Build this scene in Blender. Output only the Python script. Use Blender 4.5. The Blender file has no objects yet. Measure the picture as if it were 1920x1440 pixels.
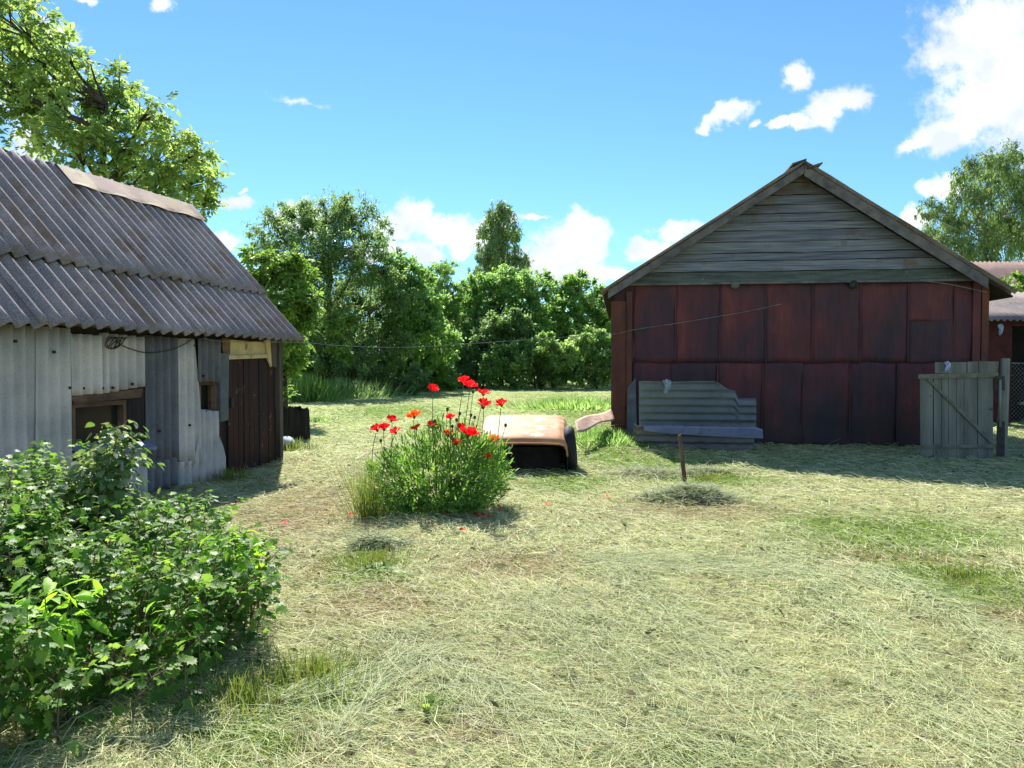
import bpy, math, random
import numpy as np
from mathutils import Vector, Matrix
random.seed(7); rng = np.random.default_rng(11)
scene = bpy.context.scene
C = scene.collection
# ------------------------------------------------------------------ camera
F = 1450.0; CAMH = 1.65; HOR = 682.0
PITCH = math.atan((720-HOR)/F)
cam = bpy.data.cameras.new('camera'); cam.sensor_width = 36; cam.lens = 36*F/1920
cam.clip_end = 3000; cam.clip_start = 0.05
camo = bpy.data.objects.new('camera', cam); C.objects.link(camo)
camo.location = (0, 0, CAMH); camo.rotation_euler = (math.radians(90)-PITCH, 0, 0)
scene.camera = camo
# ------------------------------------------------------------------ sun
EL = math.radians(43.5); AZ = math.atan2(-0.25, 0.97)
S = Vector((math.sin(AZ)*math.cos(EL), math.cos(AZ)*math.cos(EL), math.sin(EL)))
sl = bpy.data.lights.new('sun', 'SUN'); sl.energy = 5.0; sl.angle = math.radians(0.53); sl.color = (1, .955, .87)
so = bpy.data.objects.new('sun', sl); C.objects.link(so); so.rotation_euler = S.to_track_quat('Z', 'Y').to_euler()
so.location = (0, 0, 60)
scene.view_settings.view_transform = 'Standard'; scene.view_settings.look = 'None'
scene.view_settings.exposure = 1.13; scene.view_settings.gamma = 1.0
try: scene.view_settings.use_curve_mapping = False
except Exception: pass
scene.cycles.max_bounces = 8; scene.cycles.transmission_bounces = 6; scene.cycles.transparent_max_bounces = 6

def ray(px, py):
    """direction in world space through a photo pixel, scaled to unit forward distance"""
    x = (px-960)/F; y = -(py-720)/F
    c, s = math.cos(PITCH), math.sin(PITCH)
    v = Vector((x, c+y*s, -s+y*c))
    return v/v.y
def at(px, py, d):
    return Vector((0, 0, CAMH)) + ray(px, py)*d
def gx(px, d): return ray(px, HOR).x*d
def on_plane(px, py, P0, n):
    r = ray(px, py); o = Vector((0, 0, CAMH))
    return o + r*((Vector(P0)-o).dot(n)/r.dot(n))

# ------------------------------------------------------------------ world: sky with cumulus
w = bpy.data.worlds.new('World'); scene.world = w; w.use_nodes = True
nt = w.node_tree; nt.nodes.clear(); N = nt.nodes.new; L = nt.links.new
def mth(op, a, b=None, c=None, clamp=False, tree=None):
    t = tree or nt
    n = t.nodes.new('ShaderNodeMath'); n.operation = op; n.use_clamp = clamp
    for i, v in enumerate((a, b, c)):
        if v is None: continue
        if isinstance(v, (int, float)): n.inputs[i].default_value = v
        else: t.links.new(v, n.inputs[i])
    return n.outputs[0]
sky = N('ShaderNodeTexSky'); sky.sky_type = 'NISHITA'; sky.sun_disc = False
sky.sun_elevation = EL; sky.sun_rotation = AZ % (2*math.pi); sky.air_density = 1.0; sky.dust_density = 0.0; sky.ozone_density = 3.0
tint = N('ShaderNodeMix'); tint.data_type = 'RGBA'; tint.blend_type = 'MULTIPLY'; tint.inputs[0].default_value = 1
L(sky.outputs[0], tint.inputs[6]); tint.inputs[7].default_value = (0.63, 0.91, 1.08, 1)
tc = N('ShaderNodeTexCoord'); sep = N('ShaderNodeSeparateXYZ'); L(tc.outputs['Generated'], sep.inputs[0])
yy = mth('MAXIMUM', sep.outputs[1], 0.02)
u = mth('DIVIDE', sep.outputs[0], yy); v = mth('DIVIDE', sep.outputs[2], yy)
comb = N('ShaderNodeCombineXYZ'); L(u, comb.inputs[0]); L(v, comb.inputs[1])
wn = N('ShaderNodeTexNoise'); wn.inputs['Scale'].default_value = 22; wn.inputs['Detail'].default_value = 5; wn.inputs['Roughness'].default_value = .6
L(comb.outputs[0], wn.inputs['Vector'])
va = N('ShaderNodeVectorMath'); va.operation = 'SUBTRACT'; L(wn.outputs['Color'], va.inputs[0]); va.inputs[1].default_value = (.5, .5, .5)
vs = N('ShaderNodeVectorMath'); vs.operation = 'SCALE'; L(va.outputs[0], vs.inputs[0]); vs.inputs['Scale'].default_value = .05
vw = N('ShaderNodeVectorMath'); vw.operation = 'ADD'; L(comb.outputs[0], vw.inputs[0]); L(vs.outputs[0], vw.inputs[1])
CL = [(1870,80,150,120,0),(1800,95,95,42,10),(1880,190,150,85,10),(1795,240,105,42,22),(1725,272,48,20,20),(1990,200,170,150,0),
      (1560,195,72,34,18),(1598,186,42,26,0),(1492,224,52,13,14),(1495,142,32,30,0),(1366,214,52,22,25),(1325,238,24,12,20),(1415,232,16,8,0),
      (1272,435,60,19,5),(1215,470,50,20,5),(1142,520,48,20,0),
      (775,395,42,27,0),(745,425,60,32,0),(830,428,95,30,0),(890,442,60,32,0),(925,425,50,26,0),(1003,408,34,8,5),
      (1060,455,70,50,20),(1098,425,45,38,0),(1015,490,62,32,0),(1112,460,28,50,0),(868,470,22,16,0),(1060,510,90,25,0),
      (102,64,50,22,-10),(446,377,30,13,-8),(425,447,28,19,0),(446,356,12,6,0),(568,190,62,8,-14),(303,8,26,18,20),(160,3,30,8,0),
      (70,180,75,70,0),(60,280,50,40,0),(560,410,60,34,0),(790,470,50,24,0),(1722,408,34,22,0),(1765,352,46,24,10),(700,470,80,25,0)]
acc = None
for (cx, cy, rx, ry, ro) in CL:
    r = ray(cx, cy)
    m = N('ShaderNodeMapping'); m.vector_type = 'TEXTURE'; L(vw.outputs[0], m.inputs['Vector'])
    m.inputs['Location'].default_value = (r.x, r.z, 0); m.inputs['Rotation'].default_value = (0, 0, math.radians(ro))
    m.inputs['Scale'].default_value = (rx*1.22/F, ry*1.22/F, 1)
    g = N('ShaderNodeTexGradient'); g.gradient_type = 'SPHERICAL'; L(m.outputs[0], g.inputs[0])
    g_out = g.outputs['Fac'] if (cx, cy) != (568, 190) else mth('MULTIPLY', g.outputs['Fac'], .42)
    acc = g_out if acc is None else mth('MAXIMUM', acc, g_out)
fn = N('ShaderNodeTexNoise'); fn.inputs['Scale'].default_value = 34; fn.inputs['Detail'].default_value = 10; fn.inputs['Roughness'].default_value = .66
L(comb.outputs[0], fn.inputs['Vector'])
dens = mth('ADD', acc, mth('MULTIPLY', mth('SUBTRACT', fn.outputs['Fac'], .5), 1.15))
mr = N('ShaderNodeMapRange'); mr.interpolation_type = 'SMOOTHSTEP'; L(dens, mr.inputs[0]); mr.inputs[1].default_value = .06; mr.inputs[2].default_value = .58
mk = mth('MULTIPLY', mr.outputs[0], mth('GREATER_THAN', sep.outputs[1], .03))
mk = mth('MULTIPLY', mk, mth('LESS_THAN', .001, acc))
# broken cumulus added in unseen sky behind and beside the viewer for neutral fill
on = N('ShaderNodeTexNoise'); on.inputs['Scale'].default_value = 2.6; on.inputs['Detail'].default_value = 6; L(tc.outputs['Generated'], on.inputs['Vector'])
omr = N('ShaderNodeMapRange'); omr.interpolation_type = 'SMOOTHSTEP'; L(on.outputs['Fac'], omr.inputs[0]); omr.inputs[1].default_value = .54; omr.inputs[2].default_value = .66
mk = mth('MAXIMUM', mk, mth('MULTIPLY', omr.outputs[0], mth('MULTIPLY', mth('LESS_THAN', sep.outputs[1], .1), mth('GREATER_THAN', sep.outputs[2], 0.0))))
bn = N('ShaderNodeTexNoise'); bn.inputs['Scale'].default_value = 16; bn.inputs['Detail'].default_value = 5; L(comb.outputs[0], bn.inputs['Vector'])
br = N('ShaderNodeMapRange'); L(bn.outputs['Fac'], br.inputs[0]); br.inputs[1].default_value = .40; br.inputs[2].default_value = .6
ccol = N('ShaderNodeMix'); ccol.data_type = 'RGBA'; L(mth('MULTIPLY', br.outputs[0], 1.0), ccol.inputs[0])
ccol.inputs[6].default_value = (5.2, 5.65, 6.2, 1); ccol.inputs[7].default_value = (6.9, 7.2, 7.4, 1)
mx = N('ShaderNodeMix'); mx.data_type = 'RGBA'; L(mk, mx.inputs[0]); L(tint.outputs[2], mx.inputs[6]); L(ccol.outputs[2], mx.inputs[7])
bg = N('ShaderNodeBackground'); L(mx.outputs[2], bg.inputs[0]); bg.inputs[1].default_value = 0.077
wo = N('ShaderNodeOutputWorld'); L(bg.outputs[0], wo.inputs[0])
w.cycles.sampling_method = 'MANUAL'; w.cycles.sample_map_resolution = 512

# ------------------------------------------------------------------ materials
def newmat(name):
    m = bpy.data.materials.new(name); m.use_nodes = True
    t = m.node_tree; return m, t, t.nodes['Principled BSDF']
def noise(t, scale, detail=4, rough=.55, vec=None, mapscale=None, coord='Object'):
    n = t.nodes.new('ShaderNodeTexNoise'); n.inputs['Scale'].default_value = scale
    n.inputs['Detail'].default_value = detail; n.inputs['Roughness'].default_value = rough
    c = t.nodes.new('ShaderNodeTexCoord')
    src = c.outputs[coord]
    if mapscale:
        mp = t.nodes.new('ShaderNodeMapping'); mp.inputs['Scale'].default_value = mapscale; t.links.new(src, mp.inputs[0]); src = mp.outputs[0]
    t.links.new(src, n.inputs['Vector'])
    return n.outputs['Fac']
def ramp(t, fac, stops):
    r = t.nodes.new('ShaderNodeValToRGB'); e = r.color_ramp.elements
    while len(e) > 1: e.remove(e[-1])
    e[0].position = stops[0][0]; e[0].color = (*stops[0][1], 1)
    for p, c in stops[1:]:
        q = e.new(p); q.color = (*c, 1)
    t.links.new(fac, r.inputs[0]); return r.outputs[0]
def mixc(t, fac, a, b, mode='MIX'):
    n = t.nodes.new('ShaderNodeMix'); n.data_type = 'RGBA'; n.blend_type = mode
    for i, v in ((0, fac), (6, a), (7, b)):
        if isinstance(v, (int, float)): n.inputs[i].default_value = v
        elif isinstance(v, tuple): n.inputs[i].default_value = (*v, 1)
        else: t.links.new(v, n.inputs[i])
    return n.outputs[2]
def bump(t, bs, h, dist=.01, strength=.6):
    b = t.nodes.new('ShaderNodeBump'); b.inputs['Distance'].default_value = dist; b.inputs['Strength'].default_value = strength
    t.links.new(h, b.inputs['Height']); t.links.new(b.outputs[0], bs.inputs['Normal'])

def mat_noise(name, c1, c2, scale=6, rough=.85, mapscale=None, c3=None, s3=2, bmp=.004, spec=.3, lo=.35, hi=.65, thr=(.52, .66)):
    m, t, b = newmat(name)
    col = ramp(t, noise(t, scale, 6, .6, mapscale=mapscale), [(lo, c1), (hi, c2)])
    if c3:
        k = t.nodes.new('ShaderNodeMapRange'); t.links.new(noise(t, s3, 5, .65), k.inputs[0]); k.inputs[1].default_value = thr[0]; k.inputs[2].default_value = thr[1]
        col = mixc(t, k.outputs[0], col, c3)
    t.links.new(col, b.inputs['Base Color']); b.inputs['Roughness'].default_value = rough
    b.inputs['Specular IOR Level'].default_value = spec
    if bmp: bump(t, b, noise(t, scale*3, 6, .65, mapscale=mapscale), bmp)
    return m

LB = 2.15
def mat_leaf(name, c1, c2, c3=None, tr=.45, trc=(1.25, 1.35, .5), rough=.45, spec=.45, nscale=1.2):
    m, t, b = newmat(name)
    g = t.nodes.new('ShaderNodeNewGeometry')
    k_ = LB; c1 = tuple(min(.9, q*k_) for q in c1); c2 = tuple(min(.9, q*k_) for q in c2); c3 = tuple(min(.9, q*k_) for q in c3) if c3 else None
    rough, spec = max(rough, .5), min(spec, .22)
    stops = [(0, c1), (.6, c2)]
    if c3: stops.append((1, c3))
    col = ramp(t, g.outputs['Random Per Island'], stops)
    nz = ramp(t, noise(t, nscale, 3), [(.35, (.72, .78, .75)), (.65, (1.2, 1.15, 1.0))])
    col = mixc(t, 1.0, col, nz, 'MULTIPLY')
    t.links.new(col, b.inputs['Base Color']); b.inputs['Roughness'].default_value = rough; b.inputs['Specular IOR Level'].default_value = spec
    tn = t.nodes.new('ShaderNodeBsdfTranslucent')
    trc = (trc[0], trc[1], max(trc[2], .7))
    t.links.new(mixc(t, 1.0, col, trc, 'MULTIPLY'), tn.inputs[0])
    ms = t.nodes.new('ShaderNodeMixShader'); ms.inputs[0].default_value = tr
    t.links.new(b.outputs[0], ms.inputs[1]); t.links.new(tn.outputs[0], ms.inputs[2])
    t.links.new(ms.outputs[0], t.nodes['Material Output'].inputs[0])
    return m
def mat_attr(name, tr=.3, rough=.7, spec=.2):
    m, t, b = newmat(name)
    a = t.nodes.new('ShaderNodeAttribute'); a.attribute_name = 'Col'
    t.links.new(a.outputs['Color'], b.inputs['Base Color']); b.inputs['Roughness'].default_value = rough; b.inputs['Specular IOR Level'].default_value = spec
    tn = t.nodes.new('ShaderNodeBsdfTranslucent'); t.links.new(a.outputs['Color'], tn.inputs[0])
    ms = t.nodes.new('ShaderNodeMixShader'); ms.inputs[0].default_value = tr
    t.links.new(b.outputs[0], ms.inputs[1]); t.links.new(tn.outputs[0], ms.inputs[2]); t.links.new(ms.outputs[0], t.nodes['Material Output'].inputs[0])
    return m

M = {}
def asbestos(name, base, dark, lich, lichen_amt=.5, rough=.95):
    m, t, b = newmat(name)
    sp = ramp(t, noise(t, 90, 4, .8), [(.38, dark), (.62, base)])
    big = ramp(t, noise(t, 1.3, 5, .6), [(.35, (.72, .72, .76)), (.65, (1.18, 1.12, 1.12))])
    col = mixc(t, 1.0, sp, big, 'MULTIPLY')
    a = t.nodes.new('ShaderNodeMapRange'); t.links.new(noise(t, 2.4, 9, .72), a.inputs[0]); a.inputs[1].default_value = 1-lichen_amt-.02; a.inputs[2].default_value = 1-lichen_amt+.12
    col = mixc(t, mth('MULTIPLY', a.outputs[0], .75, tree=t), col, lich)
    y = t.nodes.new('ShaderNodeMapRange'); t.links.new(noise(t, 7, 8, .75), y.inputs[0]); y.inputs[1].default_value = .64; y.inputs[2].default_value = .70
    col = mixc(t, mth('MULTIPLY', y.outputs[0], .6, tree=t), col, (.30, .20, .03))
    t.links.new(col, b.inputs['Base Color']); b.inputs['Roughness'].default_value = rough; b.inputs['Specular IOR Level'].default_value = .15
    bump(t, b, noise(t, 70, 5, .8), .006, .8)
    return m
M['roof'] = asbestos('roof_asbestos', (.46, .415, .40), (.14, .125, .125), (.20, .135, .08), .48)
M['siding'] = asbestos('siding_asbestos', (.68, .63, .58), (.50, .47, .44), (.15, .14, .12), .33)
M['siding_d'] = asbestos('siding_asbestos_dark', (.22, .22, .235), (.14, .14, .15), (.08, .08, .07), .4)
M['leansheet'] = asbestos('leaning_asbestos', (.20, .245, .30), (.125, .155, .19), (.085, .10, .095), .38)
M['sheetend'] = asbestos('far_roof', (.30, .27, .25), (.19, .16, .15), (.13, .09, .06), .4)
M['farroof'] = asbestos('far_roof_red', (.27, .20, .18), (.17, .12, .11), (.14, .10, .08), .4)
M['cap'] = mat_noise('ridge_metal', (.24, .145, .105), (.36, .28, .14), 2.0, .75, c3=(.20, .11, .09), s3=2.2, thr=(.5, .56))
M['oldwood'] = mat_noise('old_wood', (.05, .042, .035), (.16, .13, .10), 5, .9, mapscale=(1, 1, .12))
M['darkwood'] = mat_noise('dark_wood', (.012, .009, .009), (.04, .028, .024), 6, .85, mapscale=(1, 1, .15))
M['doorwood'] = mat_noise('door_wood', (.014, .011, .012), (.050, .016, .012), 3.0, .75, mapscale=(2.5, 2.5, .22), c3=(.15, .11, .085), s3=7, thr=(.62, .72))
M['cream'] = mat_noise('cream_plaster', (.46, .36, .19), (.62, .5, .28), 5, .9, c3=(.22, .12, .06), s3=3, thr=(.6, .66))
M['framewood'] = mat_noise('frame_wood', (.08, .045, .03), (.2, .12, .075), 7, .85, mapscale=(.4, .4, 1))
M['greyboard'] = mat_noise('grey_board', (.085, .10, .105), (.13, .15, .155), 5, .8)
M['sill'] = mat_noise('blue_sill', (.16, .17, .27), (.28, .29, .42), 6, .55)
M['black'] = mat_noise('dark_interior', (.006, .006, .007), (.014, .012, .012), 5, .9, bmp=0)
M['stumpw'] = mat_noise('stump_wood', (.008, .007, .008), (.03, .026, .024), 8, .95, mapscale=(1, 1, .2), bmp=.02)
def glassmat():
    m, t, b = newmat('old_glass'); b.inputs['Base Color'].default_value = (.02, .024, .018, 1)
    b.inputs['Roughness'].default_value = .18; b.inputs['Specular IOR Level'].default_value = .35
    bump(t, b, noise(t, 3, 2), .01, .25); return m
M['glass'] = glassmat()
# barn
def feltmat(i):
    m, t, b = newmat('roofing_felt')
    r = random.Random(i)
    n1 = t.nodes.new('ShaderNodeTexNoise'); n1.inputs['Scale'].default_value = .9; n1.inputs['Detail'].default_value = 5; n1.inputs['Roughness'].default_value = .6
    c = t.nodes.new('ShaderNodeTexCoord'); mp = t.nodes.new('ShaderNodeMapping'); mp.inputs['Location'].default_value = (r.random()*30, r.random()*30, r.random()*30)
    mp.inputs['Scale'].default_value = (1.6, 1.6, .75); t.links.new(c.outputs['Object'], mp.inputs[0]); t.links.new(mp.outputs[0], n1.inputs['Vector'])
    k = r.uniform(-.04, .04)
    col = ramp(t, n1.outputs['Fac'], [(.34+k, (.038, .026, .036)), (.48+k, (.064, .028, .036)), (.60+k, (.10, .030, .033)), (.75+k, (.17, .046, .038))])
    st = ramp(t, noise(t, 7, 8, .78, mapscale=(1.6, 1.6, .14)), [(.35, (.8, .8, .85)), (.65, (1.25, 1.15, 1.1))])
    col = mixc(t, 1.0, col, st, 'MULTIPLY')
    # faint green-black damp band on the lowest metre (a stain that stays put)
    sp = t.nodes.new('ShaderNodeSeparateXYZ'); t.links.new(c.outputs['Object'], sp.inputs[0])
    mr = t.nodes.new('ShaderNodeMapRange'); mr.interpolation_type = 'SMOOTHSTEP'
    t.links.new(mth('ADD', sp.outputs[2], mth('MULTIPLY', n1.outputs['Fac'], .8, tree=t), tree=t), mr.inputs[0])
    mr.inputs[1].default_value = .75; mr.inputs[2].default_value = 1.6; mr.inputs[3].default_value = .5; mr.inputs[4].default_value = 0
    col = mixc(t, mr.outputs[0], col, (.022, .027, .022))
    t.links.new(col, b.inputs['Base Color']); b.inputs['Roughness'].default_value = .72; b.inputs['Specular IOR Level'].default_value = .35
    bump(t, b, noise(t, 3, 6, .6), .03, .6)
    return m
FELT = [feltmat(i) for i in range(5)]
M['postred'] = mat_noise('rusty_corner', (.065, .025, .022), (.16, .055, .032), 2.2, .75, mapscale=(1, 1, .35), c3=(.05, .02, .02), s3=2)
M['clap'] = mat_noise('weathered_clapboard', (.085, .095, .115), (.20, .205, .23), 3, .85, mapscale=(.35, 1, 7), c3=(.13, .085, .065), s3=1.3, thr=(.58, .72))
M['clap2'] = mat_noise('weathered_clapboard_pale', (.11, .12, .14), (.24, .25, .27), 3.7, .85, mapscale=(.3, 1, 8), c3=(.15, .11, .09), s3=1.7, thr=(.58, .7))
M['clap3'] = mat_noise('weathered_clapboard_brown', (.085, .08, .085), (.17, .16, .165), 3.3, .85, mapscale=(.3, 1, 8), c3=(.10, .06, .05), s3=1.3, thr=(.45, .6))
M['clapm'] = mat_noise('mossy_clapboard', (.06, .072, .055), (.13, .145, .12), 4, .9, mapscale=(.35, 1, 4), c3=(.25, .26, .22), s3=16, thr=(.64, .68))
M['barge'] = mat_noise('barge_board', (.08, .075, .078), (.18, .165, .155), 4, .85)
M['gatewood'] = mat_noise('gate_wood', (.10, .105, .095), (.20, .205, .18), 6, .85, mapscale=(1, 1, .12), c3=(.07, .06, .05), s3=5, thr=(.62, .72))
M['gaterail'] = mat_noise('gate_rail_wood', (.10, .10, .08), (.2, .19, .15), 6, .85)
M['postw'] = mat_noise('post_wood', (.12, .14, .12), (.26, .28, .24), 6, .9, mapscale=(1, 1, .15))
M['iron'] = mat_noise('black_iron', (.015, .015, .016), (.05, .04, .035), 12, .6)
M['bluetrim'] = mat_noise('blue_plank', (.20, .23, .40), (.30, .33, .52), 3, .6, c3=(.16, .19, .26), s3=3)
M['rag'] = mat_noise('pale_rag', (.10, .13, .17), (.38, .44, .50), 25, .9)
M['bluerag'] = mat_noise('blue_rag', (.2, .24, .5), (.55, .6, .75), 30, .9)
M['brickred'] = mat_noise('red_wall', (.04, .010, .012), (.085, .018, .02), 4, .85)
M['paint'] = mat_noise('faded_car_paint', (.36, .165, .07), (.52, .28, .13), 3.2, .6, c3=(.60, .46, .33), s3=3.5, spec=.2, thr=(.55, .66))
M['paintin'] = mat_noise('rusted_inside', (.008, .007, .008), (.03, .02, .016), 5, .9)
M['rubber'] = mat_noise('old_rubber', (.012, .012, .015), (.03, .03, .034), 9, .75)
M['rustsheet'] = mat_noise('rusty_pink_sheet', (.40, .24, .17), (.62, .46, .36), 5, .8, c3=(.28, .13, .09), s3=5)
M['wire'] = mat_noise('cable', (.02, .02, .02), (.05, .05, .05), 5, .5, bmp=0)
M['wirel'] = mat_noise('grey_cable', (.12, .12, .12), (.3, .3, .3), 5, .5, bmp=0)
M['galv'] = mat_noise('galvanised_wire', (.14, .14, .13), (.25, .25, .23), 9, .5, bmp=0)
M['bucket'] = mat_noise('white_bucket', (.55, .6, .66), (.75, .78, .8), 5, .6)
M['bark'] = mat_noise('bark', (.035, .03, .025), (.10, .085, .07), 9, .95, mapscale=(1, 1, .25), bmp=.02)
M['birchbark'] = mat_noise('birch_bark', (.10, .09, .08), (.6, .58, .55), 5, .8, mapscale=(.6, .6, 2.5))
M['stem'] = mat_noise('green_stem', (.09, .15, .04), (.16, .22, .06), 9, .6, bmp=0)
M['cane'] = mat_noise('brown_cane', (.10, .07, .045), (.22, .16, .10), 9, .7, bmp=0)
M['stakew'] = mat_noise('stake_wood', (.05, .03, .022), (.13, .08, .055), 10, .8, mapscale=(1, 1, .2))
M['lf_walnut'] = mat_leaf('leaf_walnut', (.08, .125, .045), (.125, .18, .06), (.19, .23, .09), .58, (1.45, 1.45, 1.1))
M['lf_bright'] = mat_leaf('leaf_bright', (.055, .10, .025), (.09, .15, .035), (.14, .19, .05), .5, (1.4, 1.4, 1.0))
M['lf_dark'] = mat_leaf('leaf_dark', (.052, .10, .045), (.09, .145, .058), (.15, .19, .08), .58, (1.4, 1.4, 1.1))
M['lf_mid'] = mat_leaf('leaf_mid', (.07, .13, .045), (.11, .185, .058), (.17, .23, .09), .62, (1.45, 1.45, 1.1))
M['lf_low'] = mat_leaf('leaf_low', (.075, .13, .04), (.12, .19, .06), (.22, .27, .14), .55, (1.35, 1.35, 1.0))
M['lf_birch'] = mat_leaf('leaf_birch', (.06, .10, .04), (.10, .15, .06), (.17, .21, .11), .35)
M['lf_currant'] = mat_leaf('leaf_currant', (.034, .080, .020), (.062, .128, .026), (.125, .185, .05), .5, (1.5, 1.5, .8), .38, .5, 3)
M['lf_rasp'] = mat_leaf('leaf_raspberry', (.045, .085, .028), (.08, .12, .05), (.15, .17, .12), .42, (1.4, 1.45, .5), .45, .5, 3)
M['lf_tuft'] = mat_leaf('leaf_grass', (.055, .085, .022), (.085, .115, .03), (.14, .135, .06), .4, (1.3, 1.3, .6), .6, .1, 3)
M['lf_lance'] = mat_leaf('leaf_lance', (.10, .20, .025), (.15, .28, .03), (.2, .32, .05), .5, (1.5, 1.5, .35), .4, .5, 3)
M['lf_poppy'] = mat_leaf('leaf_poppy', (.045, .105, .030), (.075, .15, .036), (.14, .22, .055), .45, (1.45, 1.45, .4), .45, .4, 4)
LB = 1.0
M['petal'] = mat_leaf('poppy_petal', (.78, .008, .018), (.9, .012, .022), None, .5, (1.15, 1.2, 1.1), .6, .2, 9)
M['petalo'] = mat_leaf('poppy_petal_orange', (.80, .07, .012), (.88, .12, .02), None, .45, (1.1, 1.2, 1.0), .6, .2, 9)
M['pod'] = mat_noise('poppy_pod', (.03, .045, .02), (.07, .10, .04), 12, .7, bmp=0)
M['attr'] = mat_attr('hay_blades', .35)

# ------------------------------------------------------------------ mesh helpers
def setp(o, label=None, cat=None, group=None, kind=None):
    if label: o['label'] = label
    if cat: o['category'] = cat
    if group: o['group'] = group
    if kind: o['kind'] = kind
    return o
def thing(name, label, cat, loc=(0, 0, 0), group=None):
    o = bpy.data.objects.new(name, None); C.objects.link(o); o.location = loc; o.empty_display_size = .2
    return setp(o, label, cat, group)
def link(name, me, mat, parent=None, smooth=False):
    o = bpy.data.objects.new(name, me); C.objects.link(o)
    if mat is not None: me.materials.append(mat)
    if smooth: me.polygons.foreach_set('use_smooth', [True]*len(me.polygons))
    if parent is not None:
        o.parent = parent
        p = parent; off = Vector()
        while p is not None: off += Vector(p.location); p = p.parent
        o.location = -off            # meshes are written in world coordinates
    return o
class MB:
    def __init__(s): s.v = []; s.f = []
    def quad(s, a, b, c, d):
        n = len(s.v); s.v += [tuple(a), tuple(b), tuple(c), tuple(d)]; s.f.append((n, n+1, n+2, n+3))
    def hexa(s, p):      # 8 points: bottom 4, top 4
        n = len(s.v); s.v += [tuple(q) for q in p]
        for f in ((0, 3, 2, 1), (4, 5, 6, 7), (0, 1, 5, 4), (1, 2, 6, 5), (2, 3, 7, 6), (3, 0, 4, 7)): s.f.append(tuple(n+i for i in f))
    def box(s, c, ax, ay, az):   # centre + half vectors
        c, ax, ay, az = map(Vector, (c, ax, ay, az))
        s.hexa([c-ax-ay-az, c+ax-ay-az, c+ax+ay-az, c-ax+ay-az, c-ax-ay+az, c+ax-ay+az, c+ax+ay+az, c-ax+ay+az])
    def tube(s, pts, rads, n=6, cap=True):
        pts = [Vector(p) for p in pts]
        if isinstance(rads, (int, float)): rads = [rads]*len(pts)
        base = len(s.v); up = Vector((0, 0, 1))
        for i, p in enumerate(pts):
            t = (pts[min(i+1, len(pts)-1)]-pts[max(i-1, 0)]); t = t.normalized() if t.length > 1e-9 else up
            a = t.cross(up if abs(t.z) < .95 else Vector((1, 0, 0))).normalized(); b = t.cross(a)
            for k in range(n):
                an = 2*math.pi*k/n
                s.v.append(tuple(p+(a*math.cos(an)+b*math.sin(an))*rads[i]))
        for i in range(len(pts)-1):
            for k in range(n):
                k2 = (k+1) % n
                s.f.append((base+i*n+k, base+i*n+k2, base+(i+1)*n+k2, base+(i+1)*n+k))
        if cap:
            s.f.append(tuple(base+k for k in range(n))[::-1]); s.f.append(tuple(base+(len(pts)-1)*n+k for k in range(n)))
    def grid(s, fn, nu, nv):
        b = len(s.v)
        for j in range(nv+1):
            for i in range(nu+1): s.v.append(tuple(fn(i/nu, j/nv)))
        for j in range(nv):
            for i in range(nu):
                a = b+j*(nu+1)+i; s.f.append((a, a+1, a+nu+2, a+nu+1))
    def build(s, name, mat, parent=None, smooth=False, solid=0):
        me = bpy.data.meshes.new(name); me.from_pydata(s.v, [], s.f); me.update()
        o = link(name, me, mat, parent, smooth)
        if solid:
            md = o.modifiers.new('thick', 'SOLIDIFY'); md.thickness = solid; md.offset = 0
        return o
def fastmesh(name, V, Fq, mat, parent=None, cols=None, smooth=False):
    me = bpy.data.meshes.new(name); V = np.asarray(V, np.float32); Fq = np.asarray(Fq, np.int32)
    k = Fq.shape[1]; m = len(Fq)
    me.vertices.add(len(V)); me.vertices.foreach_set('co', V.ravel())
    me.loops.add(m*k); me.loops.foreach_set('vertex_index', Fq.ravel())
    me.polygons.add(m); me.polygons.foreach_set('loop_start', np.arange(0, m*k, k, dtype=np.int32))
    me.polygons.foreach_set('loop_total', np.full(m, k, np.int32))
    me.update(calc_edges=True)
    if cols is not None:
        a = me.color_attributes.new('Col', 'FLOAT_COLOR', 'POINT')
        a.data.foreach_set('color', np.c_[cols, np.ones(len(cols))].astype(np.float32).ravel())
    return link(name, me, mat, parent, smooth)
# leaf templates: (verts, faces) x = width, y = length, z = up; length 1
T_OVAL = (np.array([(0, 0, 0), (-.27, .32, .07), (-.22, .72, .03), (0, 1, -.10), (.22, .72, .03), (.27, .32, .07)]), np.array([(0, 1, 2, 3), (0, 3, 4, 5)]))
T_LEAF1 = (np.array([(0, 0, 0), (-.3, .5, .06), (0, 1, 0), (.3, .5, .06)]), np.array([(0, 1, 2, 3)]))
T_NARROW = (np.array([(0, 0, 0), (-.17, .45, .05), (0, 1, -.08), (.17, .45, .05)]), np.array([(0, 1, 2, 3)]))
T_LANCE = (np.array([(0, 0, 0), (-.10, .25, .03), (0, .33, 0), (.10, .25, .03), (-.11, .6, .0), (0, .66, -.04), (.11, .6, .0), (0, 1, -.22)]),
           np.array([(0, 1, 2, 2), (0, 2, 3, 3), (1, 4, 5, 2), (2, 5, 6, 3), (4, 7, 5, 5), (5, 7, 6, 6)]))
def tri_from_quads(T):
    V, Q = T; out = []
    for q in Q:
        if q[2] == q[3]: out.append((q[0], q[1], q[2]))
        else: out += [(q[0], q[1], q[2]), (q[0], q[2], q[3])]
    return V, np.array(out)
T_LANCE = tri_from_quads(T_LANCE)
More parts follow.
